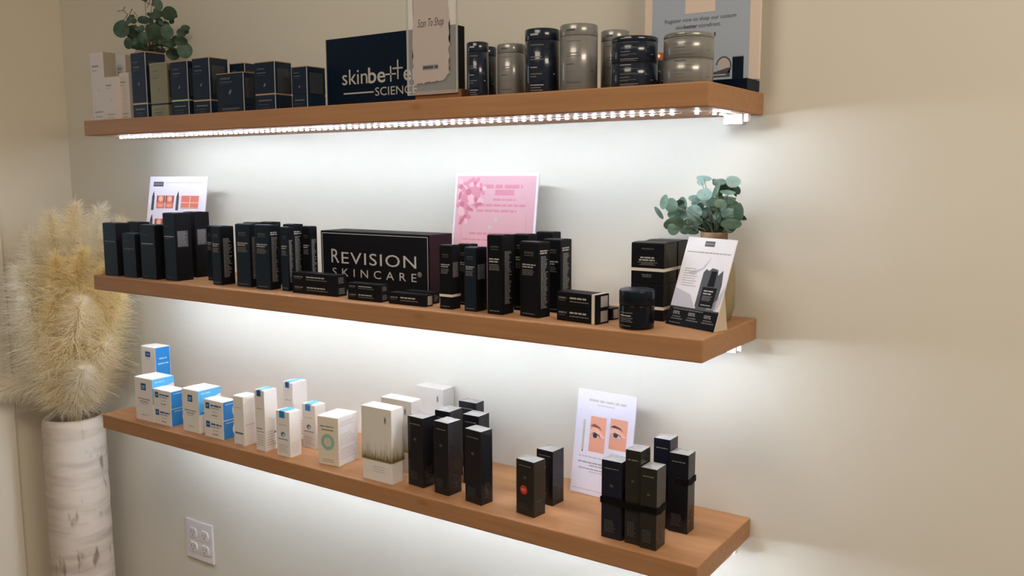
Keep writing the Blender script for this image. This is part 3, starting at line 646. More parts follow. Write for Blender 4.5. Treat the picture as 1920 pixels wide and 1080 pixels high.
# canisters
def canister(loc, r0, h, mats, label, lid=.82, seed=0, copper=False):
    rnd = random.Random(seed); r = empty('pump_canister', loc, 0, label, 'canister', 'round canisters on the top shelf')
    dark = mats == 'navy_tube'; z1 = h*lid
    b = MB(); b.lathe([(r0-.0012, 0), (r0, .0012), (r0, z1-.0004), (r0-.0008, z1)], mats)
    def arc(z, hh, a0, a1, kk):
        n = 8; b.add([((r0+.0002)*math.cos(a0+(a1-a0)*i/n), (r0+.0002)*math.sin(a0+(a1-a0)*i/n), z+s_*hh/2) for i in range(n+1) for s_ in (-1, 1)], [(2*i, 2*i+2, 2*i+3, 2*i+1) for i in range(n)], kk)
    k1, k2 = ('prbright', 'prmid') if dark else ('ink', 'prmid')
    a0 = -1.75
    for z, e, kk in ((.74, .62, k2), (.56, .55, k2), (.52, .62, k2), (.40, .34, k1), (.30, .55, k2), (.26, .3, k2), (.13, .62, k1), (.09, .5, k2), (.05, .58, k2)):
        if z*h < z1-.002: arc(z*h, h*.013, a0, a0+e*1.3, kk)
    arc(h*.30, h*.02, -.35, -.22, k1)
    b.build('canister_body', r)
    b = MB(); b.lathe([(r0-.0010, z1), (r0-.0001, z1+.0006), (r0, z1+.001), (r0, h-.0016), (r0-.0014, h-.0003), (r0-.003, h)], 'copper' if copper else mats)
    n = 6; b.add([((r0+.0002)*math.cos(a0+.5*i/n), (r0+.0002)*math.sin(a0+.5*i/n), h*.90+s_*h*.014) for i in range(n+1) for s_ in (-1, 1)], [(2*i, 2*i+2, 2*i+3, 2*i+1) for i in range(n)], k1)
    b.build('canister_lid', r); return r
z0 = ZS[0]
canister((1.0853, -.185, z0), .0178, .0887, 'navy_tube', 'narrow navy canister at the right end of the navy brand sign', seed=1)
canister((1.0634, -.13, z0), .0171, .0893, 'navy_tube', 'navy canister half hidden behind the narrow front navy one', seed=2)
canister((1.1378, -.165, z0), .0228, .0834, 'silver_tube', 'smallest pearl grey canister, between two navy canisters', seed=3)
canister((1.2035, -.175, z0), .0274, .0992, 'navy_tube', 'tall wide navy canister left of the tallest pearl grey one', seed=4)
canister((1.2690, -.175, z0), .0287, .1000, 'silver_tube', 'tallest pearl grey canister in the middle of the row', seed=5)
canister((1.3005, -.117, z0), .0220, .0962, 'silver_tube', 'pearl grey canister behind, between the tallest grey one and the navy stack', seed=6)
canister((1.3634, -.10, z0), .0121, .0600, 'navy_tube', 'thin dark canister with a copper cap, between the two stacks', lid=.78, seed=7, copper=True)
canister((1.3632, -.175, z0), .0341, .0352, 'navy_tube', 'lower navy canister of the stacked navy pair', lid=.97, seed=8)
canister((1.3632, -.175, z0+.0352), .0341, .0380, 'navy_tube', 'upper navy canister of the stacked navy pair', lid=.80, seed=9)
canister((1.4435, -.165, z0), .0354, .0365, 'silver_tube', 'lower pearl grey canister of the pair at the right end of the top shelf', lid=.97, seed=10)
canister((1.4435, -.165, z0+.0365), .0354, .0362, 'silver_tube', 'upper pearl grey canister of the pair at the right end of the top shelf', lid=.80, seed=11)

# acrylic sign holder with torn-edge paper
r = empty('acrylic_sign_holder', (.9973, -.190, z0), 0, 'clear acrylic sign holder on a wooden block in front of the navy brand sign', 'sign holder')
b = MB(); b.box(-.0395, .0590, -.003, .022, 0, .0165, 'wood_dark', .001); b.build('wooden_base', r)
b = MB(); b.box(-.0530, .0530, -.0060, -.0032, .0110, .2150, 'acrylic'); b.build('acrylic_panel', r)
b = MB()
for x in (-.0530, .0530): b.box(x-.0009, x+.0009, -.0062, -.0030, .0108, .2150, 'acredge')
b.box(-.0530, .0530, -.0062, -.0030, .0104, .0114, 'acredge'); b.build('acrylic_edge', r)
b = MB(); rnd = random.Random(5)
pts = [(-.0385, .2145), (-.0388, .026)]
x = -.0388
while x < .030: pts.append((x, .0275 + .006*(x+.04)/.08 + rnd.uniform(-.0012, .0012))); x += .0035
pts += [(.0345, .0415), (.0370, .0420)]
z = .044
while z < .150: pts.append((.0385 + rnd.uniform(-.0022, .0018), z)); z += .0065
pts += [(.0360, .155), (.0360, .2145)]
left = [(-.0395 + rnd.uniform(-.0018, .0018), q) for q in [.15-.0075*i for i in range(16)]]
poly = [(-.0385, .2145)] + left + pts[2:]
f = Face(b, (0, -.0062, 0), (1, 0, 0), (0, 0, 1), 0, 0, .0002)
bm = bmesh.new(); vs = [bm.verts.new(f.P(a, c_)) for a, c_ in poly]; fc = bm.faces.new(vs); tr = bmesh.ops.triangulate(bm, faces=[fc])
idx = {v: i for i, v in enumerate(bm.verts)}; b.add([v.co.copy() for v in bm.verts], [tuple(idx[v] for v in q.verts) for q in bm.faces], 'paperpink'); bm.free()
f.text('Scan To Shop', -.0285, .1215, .0190, 'ink', 2, fit=.0560, shear=.35)
rd = random.Random(2); f.rect(-.0190, .0505, .0150, .0590, 'inkmid', 2); f.line(-.0180, .0140, .0548, .0045, 'ink', rd, 3)
b.build('torn_edge_notice', r)

# poster stand
r = empty('poster_stand', (1.4160, -.048, z0), 0, 'tall blush-framed grey-blue poster on a navy base at the right end of the top shelf', 'poster')
b = MB(); b.box(-.086, .0840, -.030, .0250, 0, .0165, 'navy_sign', .0008); b.build('base', r)
b = MB(); b.box(-.1010, .0900, .0040, .0100, .0168, .3300, 'frame', .0012); b.build('frame', r)
b = MB(); f = Face(b, (-1.4160, .0040, 0), (1, 0, 0), (0, 0, 1), 0, 0, .0003)
f.rect(1.3290, .0200, 1.4895, .3180, 'posterblue')
f.rect(1.3850, .1235, 1.4345, .1700, 'frame', 2)
f.text('Register now to shop our custom', 1.3510, .1120, .0085, 'ink', 2, fit=.1170)
f.text('skin', 1.3700, .1015, .0085, 'ink', 2, fit=.0135); f.text('better', 1.3840, .1015, .0085, 'ink', 2, fit=.0220, bold=.02); f.text('storefront.', 1.4080, .1015, .0085, 'ink', 2, fit=.0360)
f.rect(1.4335, .0860, 1.4360, .0920, 'ink', 2)
# printed product pictures: a strap ring beside a navy box
n = 20; cx, cz = 1.4500, .0400
for i in range(n):
    a, c_ = -.9 + 3.9*i/n, -.9 + 3.9*(i+1)/n
    f.poly([(cx+.0105*math.cos(a), cz+.0125*math.sin(a)), (cx+.0125*math.cos(a), cz+.0147*math.sin(a)), (cx+.0125*math.cos(c_), cz+.0147*math.sin(c_)), (cx+.0105*math.cos(c_), cz+.0125*math.sin(c_))], 'ink', 2)
f.ell(cx, cz, .0105, .0125, 'paperpink', 1.5); f.rect(1.4300, .0235, 1.4605, .0305, 'ink', 2); f.rect(1.4330, .0262, 1.4540, .0278, 'inksoft', 3)
f.poly([(1.4300, .0305), (1.4590, .0375), (1.4610, .0340), (1.4600, .0300)], 'ink', 2)
f.rect(1.4640, .0180, 1.4815, .0540, 'navy_sign', 2); f.rect(1.4640, .0525, 1.4815, .0540, 'inkmid', 3)
b.build('poster_print', r)

# ------------------------------------------------------------------ lowest shelf: white and blue cartons
def blue_carton(k, label, style, name='white_blue_carton'):
    loc, w_, d, h, t = P(k); rnd = random.Random(k); r = empty(name, loc, t, label, 'carton', 'white cartons with blue sides on the lowest shelf')
    b = MB(); b.box(-w_/2, w_/2, -d/2, d/2, 0, h-.0006, 'white', .0008)
    f, s, tp = faces(b, w_, d, h)
    if style == 'tall':      # logo above centred words, curved blue field on the side
        f.rect(w_*.36, h*.72, w_*.64, h*.88, 'deepblue'); f.rect(w_*.42, h*.80, w_*.58, h*.82, 'white', 2); f.rect(w_*.42, h*.76, w_*.58, h*.775, 'white', 2)
        f.line(w_*.16, w_*.84, h*.51, h*.030, 'inkmid', rnd); f.line(w_*.26, w_*.74, h*.45, h*.026, 'inkmid', rnd); f.line(w_*.30, w_*.70, h*.40, h*.022, 'inksoft', rnd)
        f.line(w_*.34, w_*.68, h*.14, h*.026, 'inksoft', rnd)
        n = 12; pts = [(0, h*.42), (d*.12, h*.46)] + [(d*(.12+.86*i/n), h*(.46 + .38*math.sin(PI/2*i/n))) for i in range(1, n+1)] + [(d, h*.995), (0, h*.995)]
        s.poly(pts, 'skyblue'); s.line(d*.12, d*.55, h*.92, h*.035, 'paleblue', rnd, 2); s.rect(d*.05, h*.44, d*.55, h*.50, 'blue', 2)
    if style == 'cube':
        f.rect(w_*.10, h*.52, w_*.30, h*.84, 'deepblue'); f.rect(w_*.15, h*.66, w_*.25, h*.70, 'white', 2)
        f.line(w_*.36, w_*.90, h*.72, h*.085, 'deepblue', rnd); f.line(w_*.36, w_*.80, h*.58, h*.05, 'inkmid', rnd); f.line(w_*.45, w_*.72, h*.40, h*.045, 'inksoft', rnd); f.line(w_*.42, w_*.72, h*.20, h*.06, 'inkmid', rnd)
        s.rect(d*.02, h*.02, d*.98, h*.97, 'blue'); s.line(d*.2, d*.85, h*.84, h*.05, 'paleblue', rnd, 2); s.ell(d*.98, h*.45, d*.28, h*.33, 'white', 2, a0=PI/2, a1=3*PI/2)
    if style == 'side':
        f.rect(w_*.30, h*.66, w_*.66, h*.84, 'deepblue'); f.rect(w_*.38, h*.74, w_*.58, h*.76, 'white', 2); f.line(w_*.38, w_*.62, h*.60, h*.02, 'inksoft', rnd)
        s.rect(d*.02, h*.01, d*.96, h*.985, 'blue'); s.line(d*.25, d*.75, h*.62, h*.05, 'paleblue', rnd, 2); s.line(d*.15, d*.85, h*.45, h*.05, 'paleblue', rnd, 2)
    b.build('carton_body', r); flap(r, w_, d, h, 'white', .0007)
w1 = G['w1']; hh = w1[5]/2
G['w1'] = (w1[0], w1[1], w1[2]+hh, w1[3], w1[4], hh, 0); G['w1s'] = (w1[0], w1[1], w1[2], w1[3], w1[4], hh, 0)
for a in ('w3', 'w5'): A, B = G[a+'a'], G[a+'b']; G[a+'b'] = (A[0]+.0006, A[1], A[2]+A[5], A[3], A[4], B[5], 0)
blue_carton('w1s', 'white carton with a blue side under the rearmost top one, hidden behind the front one', 'side')
blue_carton('w1', 'white carton with a bright blue side, raised at the back left of the lowest shelf', 'side')
blue_carton('w2', 'large white carton with a curved blue side, leftmost on the lowest shelf', 'tall')
blue_carton('w3a', 'small blue-sided carton at the bottom of the left small stack', 'cube')
blue_carton('w3b', 'small blue-sided carton on top of the left small stack', 'cube')
blue_carton('w4', 'large white carton with a curved blue side, between the two small stacks', 'tall')
blue_carton('w5a', 'small blue-sided carton at the bottom of the right small stack', 'cube')
blue_carton('w5b', 'small blue-sided carton on top of the right small stack', 'cube')
def tab_carton(k, label, style):
    loc, w_, d, h, t = P(k); rnd = random.Random(k); r = empty('white_carton', loc, t, label, 'carton', 'slim white cartons on the lowest shelf')
    b = MB(); b.box(-w_/2, w_/2, -d/2, d/2, 0, h-.0006, 'white', .0007)
    f, s, tp = faces(b, w_, d, h)
    if style == 'plain':
        f.line(w_*.15, w_*.85, h*.77, h*.016, 'inksoft', rnd); f.rect(w_*.12, h*.235, w_*.90, h*.27, 'inkteal'); f.line(w_*.15, w_*.8, h*.02, h*.015, 'inkmid', rnd)
        s.line(d*.1, d*.95, h*.42, h*.018, 'inksoft', rnd)
    else:
        s.lines(d*.12, d*.85, h*.08, h*.34, 6, 'inksoft', rnd, .3, .2)
        z = .47 if style != 'tall' else .33
        if style != 'tall': f.ell(w_*.5, h*(z+.02), w_*.17, h*.055, 'inkteal'); f.ell(w_*.55, h*(z+.005), w_*.10, h*.035, 'paleblue', 2); f.line(w_*.12, w_*.86, h*(z-.085), h*.016, 'ink', rnd)
        else: f.line(w_*.15, w_*.75, h*.37, h*.013, 'ink', rnd); f.line(w_*.15, w_*.85, h*.32, h*.013, 'inkmid', rnd); s.ell(d*.75, h*.29, d*.07, h*.014, 'brow')
        f.lines(w_*.15, w_*.85, h*.08, h*.28, 5, 'inksoft', rnd, .35, .2); f.line(w_*.2, w_*.8, h*.70, h*.018, 'inksoft', rnd)
    b.build('carton_body', r); flap(r, w_, d, h, 'white', .0007)
    if style != 'plain':
        b = MB(); f = Face(b, (-w_/2, -d/2, 0), (1, 0, 0), (0, 0, 1), w_, h, .0005); th_ = .145 if style != 'tall' else .095
        f.rect(w_*.26, h*(1-th_), w_*.66, h, 'deepblue' if style == 'tall' else 'blue')
        tp = Face(b, (-w_/2, -d/2, h+.0004), (1, 0, 0), (0, 1, 0), w_, d, .0005); tp.poly([(w_*.26, 0), (w_*.66, 0), (w_*.66, d*.96), (w_*.26, d*.96)], 'skyblue', 2)
        b.build('blue_seal', r)
tab_carton('w6', 'slim white carton with a dark stripe near its foot, right of the blue-sided stacks', 'plain')
tab_carton('w7', 'tall slim white carton with a blue seal, front row of the lowest shelf', 'tall')
tab_carton('w8', 'tall white carton with a light blue seal, standing in the back row', 'tall')
tab_carton('w9', 'short white carton with a blue seal and round emblem, nearest the front edge', 'short')
tab_carton('w10', 'short white carton with a blue seal, behind the cream carton\'s left edge', 'short')
loc, w_, d, h, t = P('w11'); rnd = random.Random(11)
r = empty('cream_carton', loc, t, 'squat cream carton with a green ring emblem on the lowest shelf', 'carton')
b = MB(); b.box(-w_/2, w_/2, -d/2, d/2, 0, h-.0006, 'cream', .0009, top='white', right='white'); f, s, tp = faces(b, w_, d, h)
f.line(w_*.12, w_*.78, h*.80, h*.032, 'inkmid', rnd); f.line(w_*.20, w_*.78, h*.73, h*.018, 'ink', rnd)
f.ring(w_*.48, h*.48, w_*.17, w_*.32, 'ring'); f.ell(w_*.48, h*.48, w_*.06, w_*.06, 'peachink'); f.ring(w_*.48, h*.48, w_*.10, w_*.12, 'ring')
f.line(w_*.18, w_*.76, h*.115, h*.012, 'inkmid', rnd); f.line(w_*.18, w_*.76, h*.075, h*.012, 'inkmid', rnd)
s.lines(d*.08, d*.86, h*.80, h*.92, 3, 'inksoft', rnd, .35, .2); s.lines(d*.08, d*.86, h*.42, h*.66, 6, 'inksoft', rnd, .3, .3); s.lines(d*.08, d*.86, h*.12, h*.36, 5, 'inksoft', rnd, .3, .3)
b.build('carton_body', r); flap(r, w_, d, h, 'white', .0008)
def sleeve_box(k, label):
    loc, w_, d, h, t = P(k); rnd = random.Random(k); r = empty('sleeved_box', loc, t, label, 'box', 'white and gold sleeved boxes')
    b = MB(); b.box(-w_/2+.0006, w_/2-.0006, -d/2+.0006, d/2-.0006, 0, h*.30, 'white', .0006)
    f, s, tp = faces(b, w_-.0012, d-.0012, h*.3); f.lines(w_*.35, w_*.8, h*.12, h*.22, 3, 'inksoft', rnd, .25, .3); b.build('box_tray', r)
    b = MB(); z0_ = h*.285; b.box(-w_/2, w_/2, -d/2, d/2, z0_, h, 'sheen', .0008)
    f, s, tp = faces(b, w_, d, h)
    for F, W in ((f, w_), (s, d)):
        nn = int(W/.0011)
        for i in range(nn):
            x = W*(i+.1)/nn; hh_ = h*(.10 + .24*rnd.random()**1.3 + (.05 if F is s else 0)); F.poly([(x, z0_+.0006), (x+W/nn*.8, z0_+.0006), (x+W/nn*.4, z0_+hh_)], 'goldpale')
            hh_ = h*(.03 + .13*rnd.random()**1.5 + (.03 if F is s else 0)); F.poly([(x, z0_+.0006), (x+W/nn*.9, z0_+.0006), (x+W/nn*.4, z0_+hh_)], 'goldbrush', 2)
        F.rect(W*.01, z0_+.0004, W*.99, z0_+.0030, 'goldbrush', 2.5)
    f.rect(w_*.76, h*.80, w_*.84, h*.90, 'inksoft'); f.rect(w_*.785, h*.82, w_*.815, h*.88, 'ink', 2)
    b.build('box_sleeve', r)
sleeve_box('w12', 'white box with a brushed gold fade, at the front beside the black cartons')
sleeve_box('w13', 'white box with a small grey logo, behind the front white and gold box')
sleeve_box('w14', 'rearmost white box against the wall, behind the other two white and gold boxes')
# cellophaned black cartons
def gloss_carton(k, label, mats='gloss', group='cellophaned black cartons on the lowest shelf', low=False):
    loc, w_, d, h, t = P(k); rnd = random.Random(k); r = empty('wrapped_carton', loc, t, label, 'carton', group)
    b = MB(); b.box(-w_/2, w_/2, -d/2, d/2, 0, h-.0006, mats, .0007)
    f, s, tp = faces(b, w_, d, h)
    f.line(w_*.16, w_*.84, h*.895, h*.012, 'prmid', rnd); f.text('N', w_*.5, h*.66, w_*.20, 'prmid', align='C')
    if low: f.lines(w_*.16, w_*.72, h*.08, h*.24, 9, 'prdim', rnd, .6, .25)
    else: f.lines(w_*.16, w_*.70, h*.10, h*.22, 7, 'prdark', rnd, .6, .25)
    s.lines(d*.3, d*.7, h*.08, h*.30, 8, 'prdark', rnd, .5, .3)
    b.build('carton_body', r)
    # the film folded over the top like an envelope
    b = MB(); a, c_ = w_/2-.0004, d/2-.0004; z = h-.0006
    v = [(-a, -c_, z), (a, -c_, z), (a, c_, z), (-a, c_, z), (-a*.25, 0, z+.0016), (a*.25, 0, z+.0013)]
    b.add(v, [(0, 1, 5, 4), (1, 2, 5), (2, 3, 4, 5), (3, 0, 4)], 'cello'); b.build('cellophane_fold', r)
    return r
gloss_carton('k1', 'front left wrapped carton of the group of six, beside the white and gold box')
gloss_carton('k2', 'black wrapped carton at the front middle of the group of six')
gloss_carton('k3', 'black wrapped carton at the front right of the group of six')
gloss_carton('k4', 'black wrapped carton behind the front left pair of the group of six')
gloss_carton('k5', 'black wrapped carton directly behind the front right one of the group of six')
gloss_carton('k6', 'rearmost black wrapped carton of the group of six, by the wall')
r7 = gloss_carton('k7', 'short black wrapped carton with a round red sticker, standing apart', 'gloss_olive')
loc, w_, d, h, t = P('k7'); b = MB(); f = Face(b, (-w_/2, -d/2, 0), (1, 0, 0), (0, 0, 1), w_, h, .0004); f.ell(w_*.44, h*.46, w_*.20, w_*.20, 'red'); f.line(w_*.32, w_*.56, h*.475, h*.012, 'peachink', random.Random(1), 2); f.line(w_*.34, w_*.54, h*.445, h*.010, 'peachink', random.Random(2), 2)
o = b.build('round_sticker', r7)
gloss_carton('k8', 'short black wrapped carton behind the red-stickered one', 'gloss')
GB = 'ribbon-tied black cartons at the right end of the lowest shelf'
gloss_carton('k9', 'midnight black carton at the left of the front ribbon-tied bundle', 'gloss_navy', GB, True)
gloss_carton('k10', 'tallest carton in the middle of the front ribbon-tied bundle', 'gloss_olive', GB, True)
gloss_carton('k11', 'charcoal carton at the right of the front ribbon-tied bundle', 'gloss_olive', GB, True)
gloss_carton('k12', 'tall carton at the left of the rear ribbon-tied bundle', 'gloss_navy', GB, True)
gloss_carton('k13', 'carton at the right of the rear ribbon-tied bundle, nearest the shelf end', 'gloss', GB, True)
def ribbon(ks, z, hz, label):
    x0 = min(G[k][0]-G[k][3]/2 for k in ks)-.0006; x1 = max(G[k][0]+G[k][3]/2 for k in ks)+.0006
    y0 = min(G[k][1]-G[k][4]/2 for k in ks)-.0008; y1 = max(G[k][1]+G[k][4]/2 for k in ks)+.0006
    kl, kr = G[ks[0]], G[ks[-1]]; fy = lambda q: q[1]-q[4]/2-.0008; by = lambda q: q[1]+q[4]/2+.0006
    b = MB(); pts = [(x0, fy(kl)), (x1, fy(kr)), (x1, by(kr)), (x0, by(kl))]; n = 8; e = .0007
    def ring_pts(off):
        out = []
        for q in range(4):
            (ax, ay), (bx_, by_) = pts[q], pts[(q+1) % 4]
            for i in range(n):
                t_ = i/n; nx, ny = (by_-ay), -(bx_-ax); L = math.hypot(nx, ny); out.append((ax+(bx_-ax)*t_ + nx/L*off*math.sin(PI*t_)*0, ay+(by_-ay)*t_, z + .0012*math.sin(9*t_+q)))
        return out
    cx, cy = (x0+x1)/2, sum(p_[1] for p_ in pts)/4
    base = ring_pts(0); N = len(base); vs = []
    for (x, y, zz) in base:
        d_ = Vector((x-cx, y-cy)); ox = e*(1 if abs(x-x1) < 1e-5 else -1 if abs(x-x0) < 1e-5 else 0); oy = e*(1 if y > cy else -1)
        vs += [(x, y, zz-hz), (x, y, zz+hz), (x+ox, y+oy, zz+hz), (x+ox, y+oy, zz-hz)]
    fs = []
    for i in range(N):
        a, c_ = 4*i, 4*((i+1) % N)
        for q in range(4): fs.append((a+q, a+(q+1) % 4, c_+(q+1) % 4, c_+q))
    b.add(vs, fs, 'ribbon'); o = b.build('elastic_ribbon'); tag(o, label, 'ribbon', 'black ribbons round the carton bundles')
ribbon(('k9', 'k10', 'k11'), 1.0610, .0052, 'black elastic ribbon round the front bundle of three cartons')
ribbon(('k12', 'k13'), 1.0840, .0046, 'black elastic ribbon round the rear bundle of two cartons')

# ------------------------------------------------------------------ cards
def card_frame(name, loc, rz, lean, label, cat='card'):
    r = empty(name, loc, rz, label, cat); r.rotation_euler = (-lean, 0, rz); return r
# easel card with the printed jar
W, H = .0975, .1400
r = card_frame('easel_card', (1.4008, -.1302, ZS[1]+.0006), math.radians(-20.8), .34, 'tilted easel card with a printed black bottle, at the right end of the middle shelf')
b = MB(); b.box(0, W, 0, .0012, 0, H, 'paperw'); f = Face(b, (0, 0, 0), (1, 0, 0), (0, 0, 1), W, H, .0002)
rnd = random.Random(4)
f.poly([(0, H*.22), (W*.5, H*.22), (W*.35, H*.36), (0, H*.42)], 'papergrey'); f.poly([(W*.18, H*.60), (W*.45, H*.66), (W*.60, H*.80), (W*.50, H*.66), (W*.30, H*.575)], 'papergrey')
f.poly([(W*.72, H*.22), (W*.92, H*.22), (W*.98, H*.30), (W*.99, H*.50), (W*.90, H*.34)], 'papergrey')
f.rect(W*.38, H*.905, W*.58, H*.965, 'ink'); f.text('REVISION', W*.40, H*.925, .0040, 'prbright', 2, fit=W*.16)
f.line(W*.05, W*.95, H*.835, H*.012, 'inkmid', rnd); f.lines(W*.10, W*.42, H*.44, H*.66, 8, 'inkmid', rnd, .28, .35)
f.poly([(W*.52, H*.215), (W*.88, H*.215), (W*.90, H*.245), (W*.92, H*.50), (W*.88, H*.66), (W*.80, H*.60), (W*.78, H*.66), (W*.66, H*.675), (W*.60, H*.64), (W*.55, H*.66), (W*.50, H*.62), (W*.49, H*.25)], 'ink')
f.poly([(W*.57, H*.24), (W*.84, H*.24), (W*.85, H*.46), (W*.56, H*.46)], 'black', 2); f.poly([(W*.64, H*.47), (W*.78, H*.47), (W*.77, H*.64), (W*.66, H*.64)], 'black', 2)
f.line(W*.60, W*.80, H*.42, H*.014, 'prbright', rnd, 3); f.line(W*.60, W*.76, H*.39, H*.014, 'prbright', rnd, 3); f.lines(W*.60, W*.80, H*.31, H*.37, 4, 'prmid', rnd, .5, lay=3); f.line(W*.61, W*.8, H*.265, H*.010, 'prbright', rnd, 3)
f.rect(0, 0, W, H*.215, 'ink', 2); f.rect(0, 0, W, H*.20, 'black', 3); f.line(W*.08, W*.70, H*.185, H*.010, 'prmid', rnd, 4)
for x in (.10, .42, .74):
    f.text('00%', W*x, H*.125, .0075, 'prbright', 4, fit=W*.14); f.line(W*x, W*(x+.17), H*.10, H*.010, 'prmid', rnd, 4); f.line(W*(x-.02), W*(x+.22), H*.075, H*.010, 'prmid', rnd, 4)
f.line(W*.06, W*.30, H*.030, H*.008, 'prmid', rnd, 4)
b.build('printed_card', r)
b = MB(); c_, s_ = math.cos(.34), math.sin(.34)
def L(y, z): return (y*c_ - z*s_, y*s_ + z*c_)      # level frame -> leaning frame
a1 = L(.030, 0.0)
for x in (.002, W-.0022):      # two side gussets and the folded foot between them
    b.add([(x+.0012, .0013, .0), (x+.0012, *a1), (x+.0012, .0013, .062), (x, .0013, .0), (x, *a1), (x, .0013, .062)], [(0, 1, 2), (5, 4, 3), (0, 3, 4, 1), (1, 4, 5, 2), (2, 5, 3, 0)], 'easel')
b.build('easel_back', r)
# eyes card
W, H = .1180, .1840
r = card_frame('eye_card', (1.1883, -.0570, ZS[2]+.0008), math.radians(-3), .155, 'lavender white card with two printed eye photographs, leaning behind the ribbon-tied bundle')
b = MB(); b.box(0, W, 0, .0022, 0, H, 'paper'); b.build('card', r)
b = MB(); f = Face(b, (0, 0, 0), (1, 0, 0), (0, 0, 1), W, H, .0002); rnd = random.Random(8)
f.line(W*.20, W*.86, H*.905, H*.022, 'inksoft', rnd); f.line(W*.35, W*.66, H*.865, H*.010, 'inksoft', rnd)
f.rect(W*.12, H*.40, W*.20, H*.72, 'paperw'); f.rect(W*.135, H*.42, W*.175, H*.71, 'inksoft', 2); f.rect(W*.145, H*.40, W*.165, H*.42, 'ink', 2)
def eye(x0, x1, z0_, z1_, k0, kb):
    w2, h2 = x1-x0, z1_-z0_
    f.rect(x0, z0_, x1, z1_, k0)
    f.poly([(x0, z0_+h2*.62), (x0+w2*.3, z0_+h2*.70), (x0+w2*.75, z0_+h2*.56), (x1, z0_+h2*.44), (x0+w2*.8, z0_+h2*.42), (x0+w2*.4, z0_+h2*.50), (x0, z0_+h2*.48)], 'skin2', 2)
    f.poly([(x0+w2*.0, z0_+h2*.72), (x0+w2*.25, z0_+h2*.79), (x0+w2*.60, z0_+h2*.73), (x0+w2*.78, z0_+h2*.62), (x0+w2*.55, z0_+h2*.69), (x0+w2*.2, z0_+h2*.71)], kb, 3)
    f.poly([(x0+w2*.05, z0_+h2*.47), (x0+w2*.3, z0_+h2*.545), (x0+w2*.58, z0_+h2*.50), (x0+w2*.74, z0_+h2*.40), (x0+w2*.45, z0_+h2*.39), (x0+w2*.2, z0_+h2*.41)], 'eyewhite', 3)
    f.ell(x0+w2*.36, z0_+h2*.465, w2*.14, h2*.065, 'iris', 4)
    f.poly([(x0+w2*.03, z0_+h2*.47), (x0+w2*.3, z0_+h2*.56), (x0+w2*.62, z0_+h2*.505), (x0+w2*.78, z0_+h2*.39), (x0+w2*.58, z0_+h2*.485), (x0+w2*.3, z0_+h2*.53)], 'iris', 5)
eye(W*.26, W*.53, H*.415, H*.755, 'skin1', 'brow'); eye(W*.60, W*.89, H*.475, H*.765, 'skin1', 'iris')
f.line(W*.10, W*.90, H*.36, H*.012, 'inksoft', rnd)
f.line(W*.10, W*.90, H*.305, H*.013, 'inkmid', rnd); f.line(W*.30, W*.78, H*.28, H*.010, 'inkmid', rnd); f.line(W*.12, W*.88, H*.245, H*.010, 'inkmid', rnd); f.line(W*.30, W*.74, H*.22, H*.010, 'inksoft', rnd)
f.line(W*.55, W*.9, H*.11, H*.012, 'inksoft', rnd); f.line(W*.04, W*.96, H*.045, H*.008, 'inksoft', rnd)
b.build('printed_picture', r)
# pink flyer
W, H = .1775, .2300
r = card_frame('pink_flyer', (.9265, -.0640, ZS[1]+.0008), 0, .13, 'pink flyer with blossoms in its corner, in a clear holder behind the black cartons')
b = MB(); b.box(-.004, W+.004, 0, .0028, 0, H+.0030, 'paperw'); b.build('holder', r)
b = MB(); f = Face(b, (0, 0, 0), (1, 0, 0), (0, 0, 1), W, H, .0002); rnd = random.Random(9)
f.rect(0, .002, W, H-.002, 'pink'); 
for (x, z, q) in ((.16, .86, .030), (.085, .76, .026), (.26, .80, .022), (.24, .93, .018), (.06, .90, .020), (.13, .66, .018), (.32, .88, .016)):
    for i in range(5):
        a = 2*PI*i/5 + x*9; q_ = q*.72; f.ell(max(q_*.6, W*x+q_*.6*math.cos(a)), min(H-.004-q_*.5, H*z+q_*.6*math.sin(a)), q_*.55, q_*.34, 'pinklight' if i % 2 else 'pinkmid', 2 + .3*i, rot=a, n=12)
    f.ell(W*x, H*z, q*.22, q*.22, 'pinkdeep', 5, n=10)
for (x, z, a) in ((.09, .62, .8), (.19, .72, -.3), (.05, .83, 1.3), (.30, .76, .2)): f.ell(W*x, H*z, .009, .0035, 'pinkdeep', 4, rot=a, n=10)
f.line(W*.36, W*.84, H*.905, H*.030, 'pinkmid', rnd, 2); f.text('SPECIAL', W*.50, H*.835, .013, 'pinkmid', 2, fit=W*.24) if False else f.rect(W*.50, H*.835, W*.74, H*.88, 'pinkmid', 2)
f.line(W*.48, W*.76, H*.80, H*.016, 'pinkmid', rnd, 2); f.line(W*.20, W*.90, H*.755, H*.018, 'pinkmid', rnd, 2); f.line(W*.28, W*.78, H*.71, H*.018, 'pinkmid', rnd, 2)
f.rect(W*.09, H*.25, W*.095, H*.70, 'pinkmid', 2); f.rect(W*.905, H*.25, W*.91, H*.70, 'pinkmid', 2)
f.ell(W*.53, H*.64, .004, .003, 'inksoft', 2, rot=.7); f.ell(W*.46, H*.58, .004, .003, 'inksoft', 2, rot=.7)
f.line(W*.20, W*.78, H*.525, H*.016, 'pinkmid', rnd, 2); f.line(W*.12, W*.88, H*.475, H*.012, 'pinkmid', rnd, 2); f.line(W*.2, W*.8, H*.42, H*.014, 'pinkmid', rnd, 2); f.line(W*.3, W*.7, H*.32, H*.02, 'pinkmid', rnd, 2)
b.build('printed_sheet', r)
